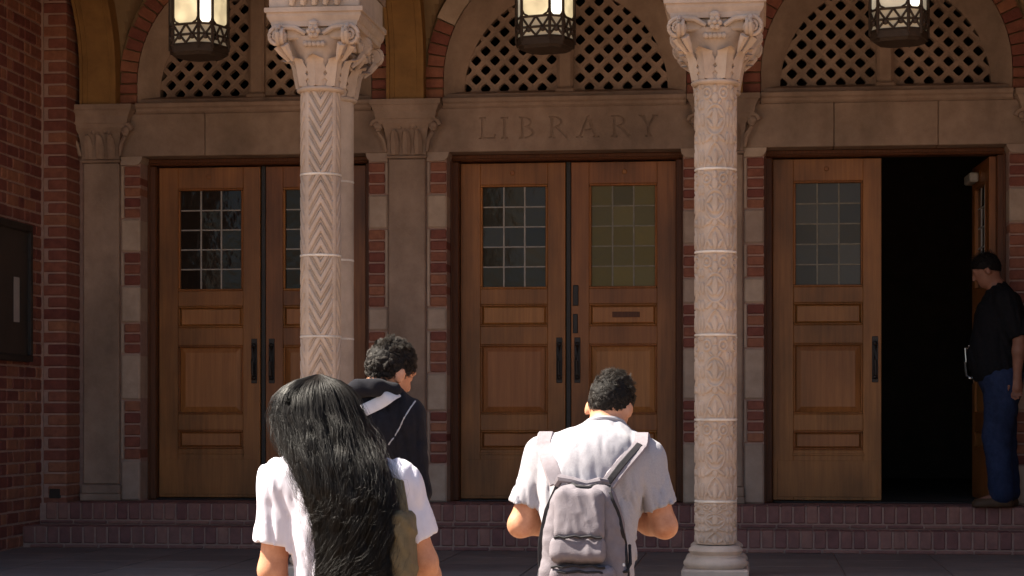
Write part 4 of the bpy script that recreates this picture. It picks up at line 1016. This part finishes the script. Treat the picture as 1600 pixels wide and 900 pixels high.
def hair_lock(n, nclump, spread, frizz):
    cl = rng.integers(0, nclump, n); U = lambda a, b: rng.uniform(a, b, nclump)[cl]
    th = U(-math.pi * 1.15, math.pi * .15) + rng.normal(0, .05, n); rho = np.clip(U(.84, 1.06) + rng.normal(0, spread, n), .3, 1.25)
    z0 = np.where(rng.random(nclump) < .3, rng.uniform(.16, .5, nclump), rng.uniform(-.04, .2, nclump))[cl] + rng.normal(0, .025, n)
    k = 34; t = np.linspace(0, 1, k)[None]; arc_ = .757 - .10 * (1 - np.cos(np.clip(t / .16, 0, 1) * math.pi / 2)); z = np.where(t < .16, arc_, .657 + (z0[:, None] - .657) * (t - .16) / .84)
    ci = [np.interp(z, zk, q) for q in (hx, hw, hy, hd)]
    ph = (U(0, 6.28) + rng.normal(0, .25, n))[:, None]; fr = U(24, 46)[:, None]; am = (frizz * U(.5, 1.6) + abs(rng.normal(0, .15 * frizz, n)))[:, None] * np.clip((t - .08) * 2.2, .05, 1)
    dr = (U(-.25, .25) + rng.normal(0, .05, n))[:, None] * t
    x = ci[0] + ci[1] * rho[:, None] * np.cos(th[:, None] + dr) + am * np.cos(fr * z + ph); y = ci[2] + ci[3] * rho[:, None] * np.sin(th[:, None] + dr) + am * np.sin(fr * z + ph)
    z = z + .5 * am * np.sin(1.7 * fr * z + ph)
    return np.stack([x, y, z], -1)
for n, nc, sp_, fz, r0, r1 in ((12000, 150, .05, .010, .0004, .0007), (1200, 600, .15, .02, .0003, .0005)):
    o = strands('hair_strands', 'hair', T3, hair_lock(n, nc, sp_, fz), rng.uniform(r0, r1, n)); o.location = (0, 0, .95); o['kind'] = 'stuff'
OB = thing('shoulder_bag', 'olive cloth bag at the right side of the long-haired woman', 'bag', (bW[0] + .2, bW[1] - .11, -.05)); oo = (-.2, .11, .05)
Ob = SDF(.02); Ob.box((.20, -.09, .12), (.032, .085, .26), .03); Ob.post.append(crumple(.006, 1.4)); Ob.build('bag', 'olive', OB, .008, oo)
strap('strap', 'olive', OB, oo, [(.21, -.12, .30), (.205, -.11, .38), (.185, -.08, .455), (.165, -.02, .508), (.15, .05, .49), (.16, .1, .40), (.2, .03, .3)], .03, .006, [(1, -.3, 0), (.6, -.7, .2), (.2, -.8, .6), (0, 0, 1), (0, 1, .5), (0, 1, 0), (1, 1, 0)])

# ---- man in black at the open door, seen from the side
g = 0.0; bR = (2.985, -.26, g); HMr = rotm(R(80), R(26), 0)
JR = dict(HC=(-.055, -.01, 1.628), HM=HMr, N=(.03, .0, 1.475), SL=(.05, -.185, 1.41), SR=(.04, .185, 1.41), EL=(.135, -.225, 1.14), ER=(.06, .25, 1.15), WL=(.125, -.20, .88), WR=(.05, .24, .90),
          sideL=(1, 0, 0), sideR=(0, 1, 0), HL=(.05, -.09, .86), HR=(.05, .09, .86), KL=(.0, -.10, .48), KR=(.06, .10, .48), AL=(.04, -.10, .075), AR=(.10, .10, .075), toe=(-.17, 0, 0),
          torso=[((.03, 0, 1.25), (.165, .195, .2)), ((.05, 0, 1.37), (.115, .175, .10)), ((.005, 0, 1.06), (.172, .19, .17)), ((.02, 0, .93), (.165, .185, .12))], pelvis=((.03, 0, .9), (.15, .185, .12)))
T4, C4 = person('man in black shirt and blue jeans stepping out at the open door', bR, JR,
                dict(shirt='shirt_black', trousers='denim', shoe='shoe', skin='skin_shaded', sleeve=.97, hem=.855, arm=.05, sl_inf=.018, fold=.005, h=.01, hc=.01, thigh=.13, knee=.092, neck=(.01, 0, 1.525)))
short_hair(T4, JR['HC'], HMr, (0, 0, 0), 'hair', 1200, .01, .03, tilt=.6, off=-.012)
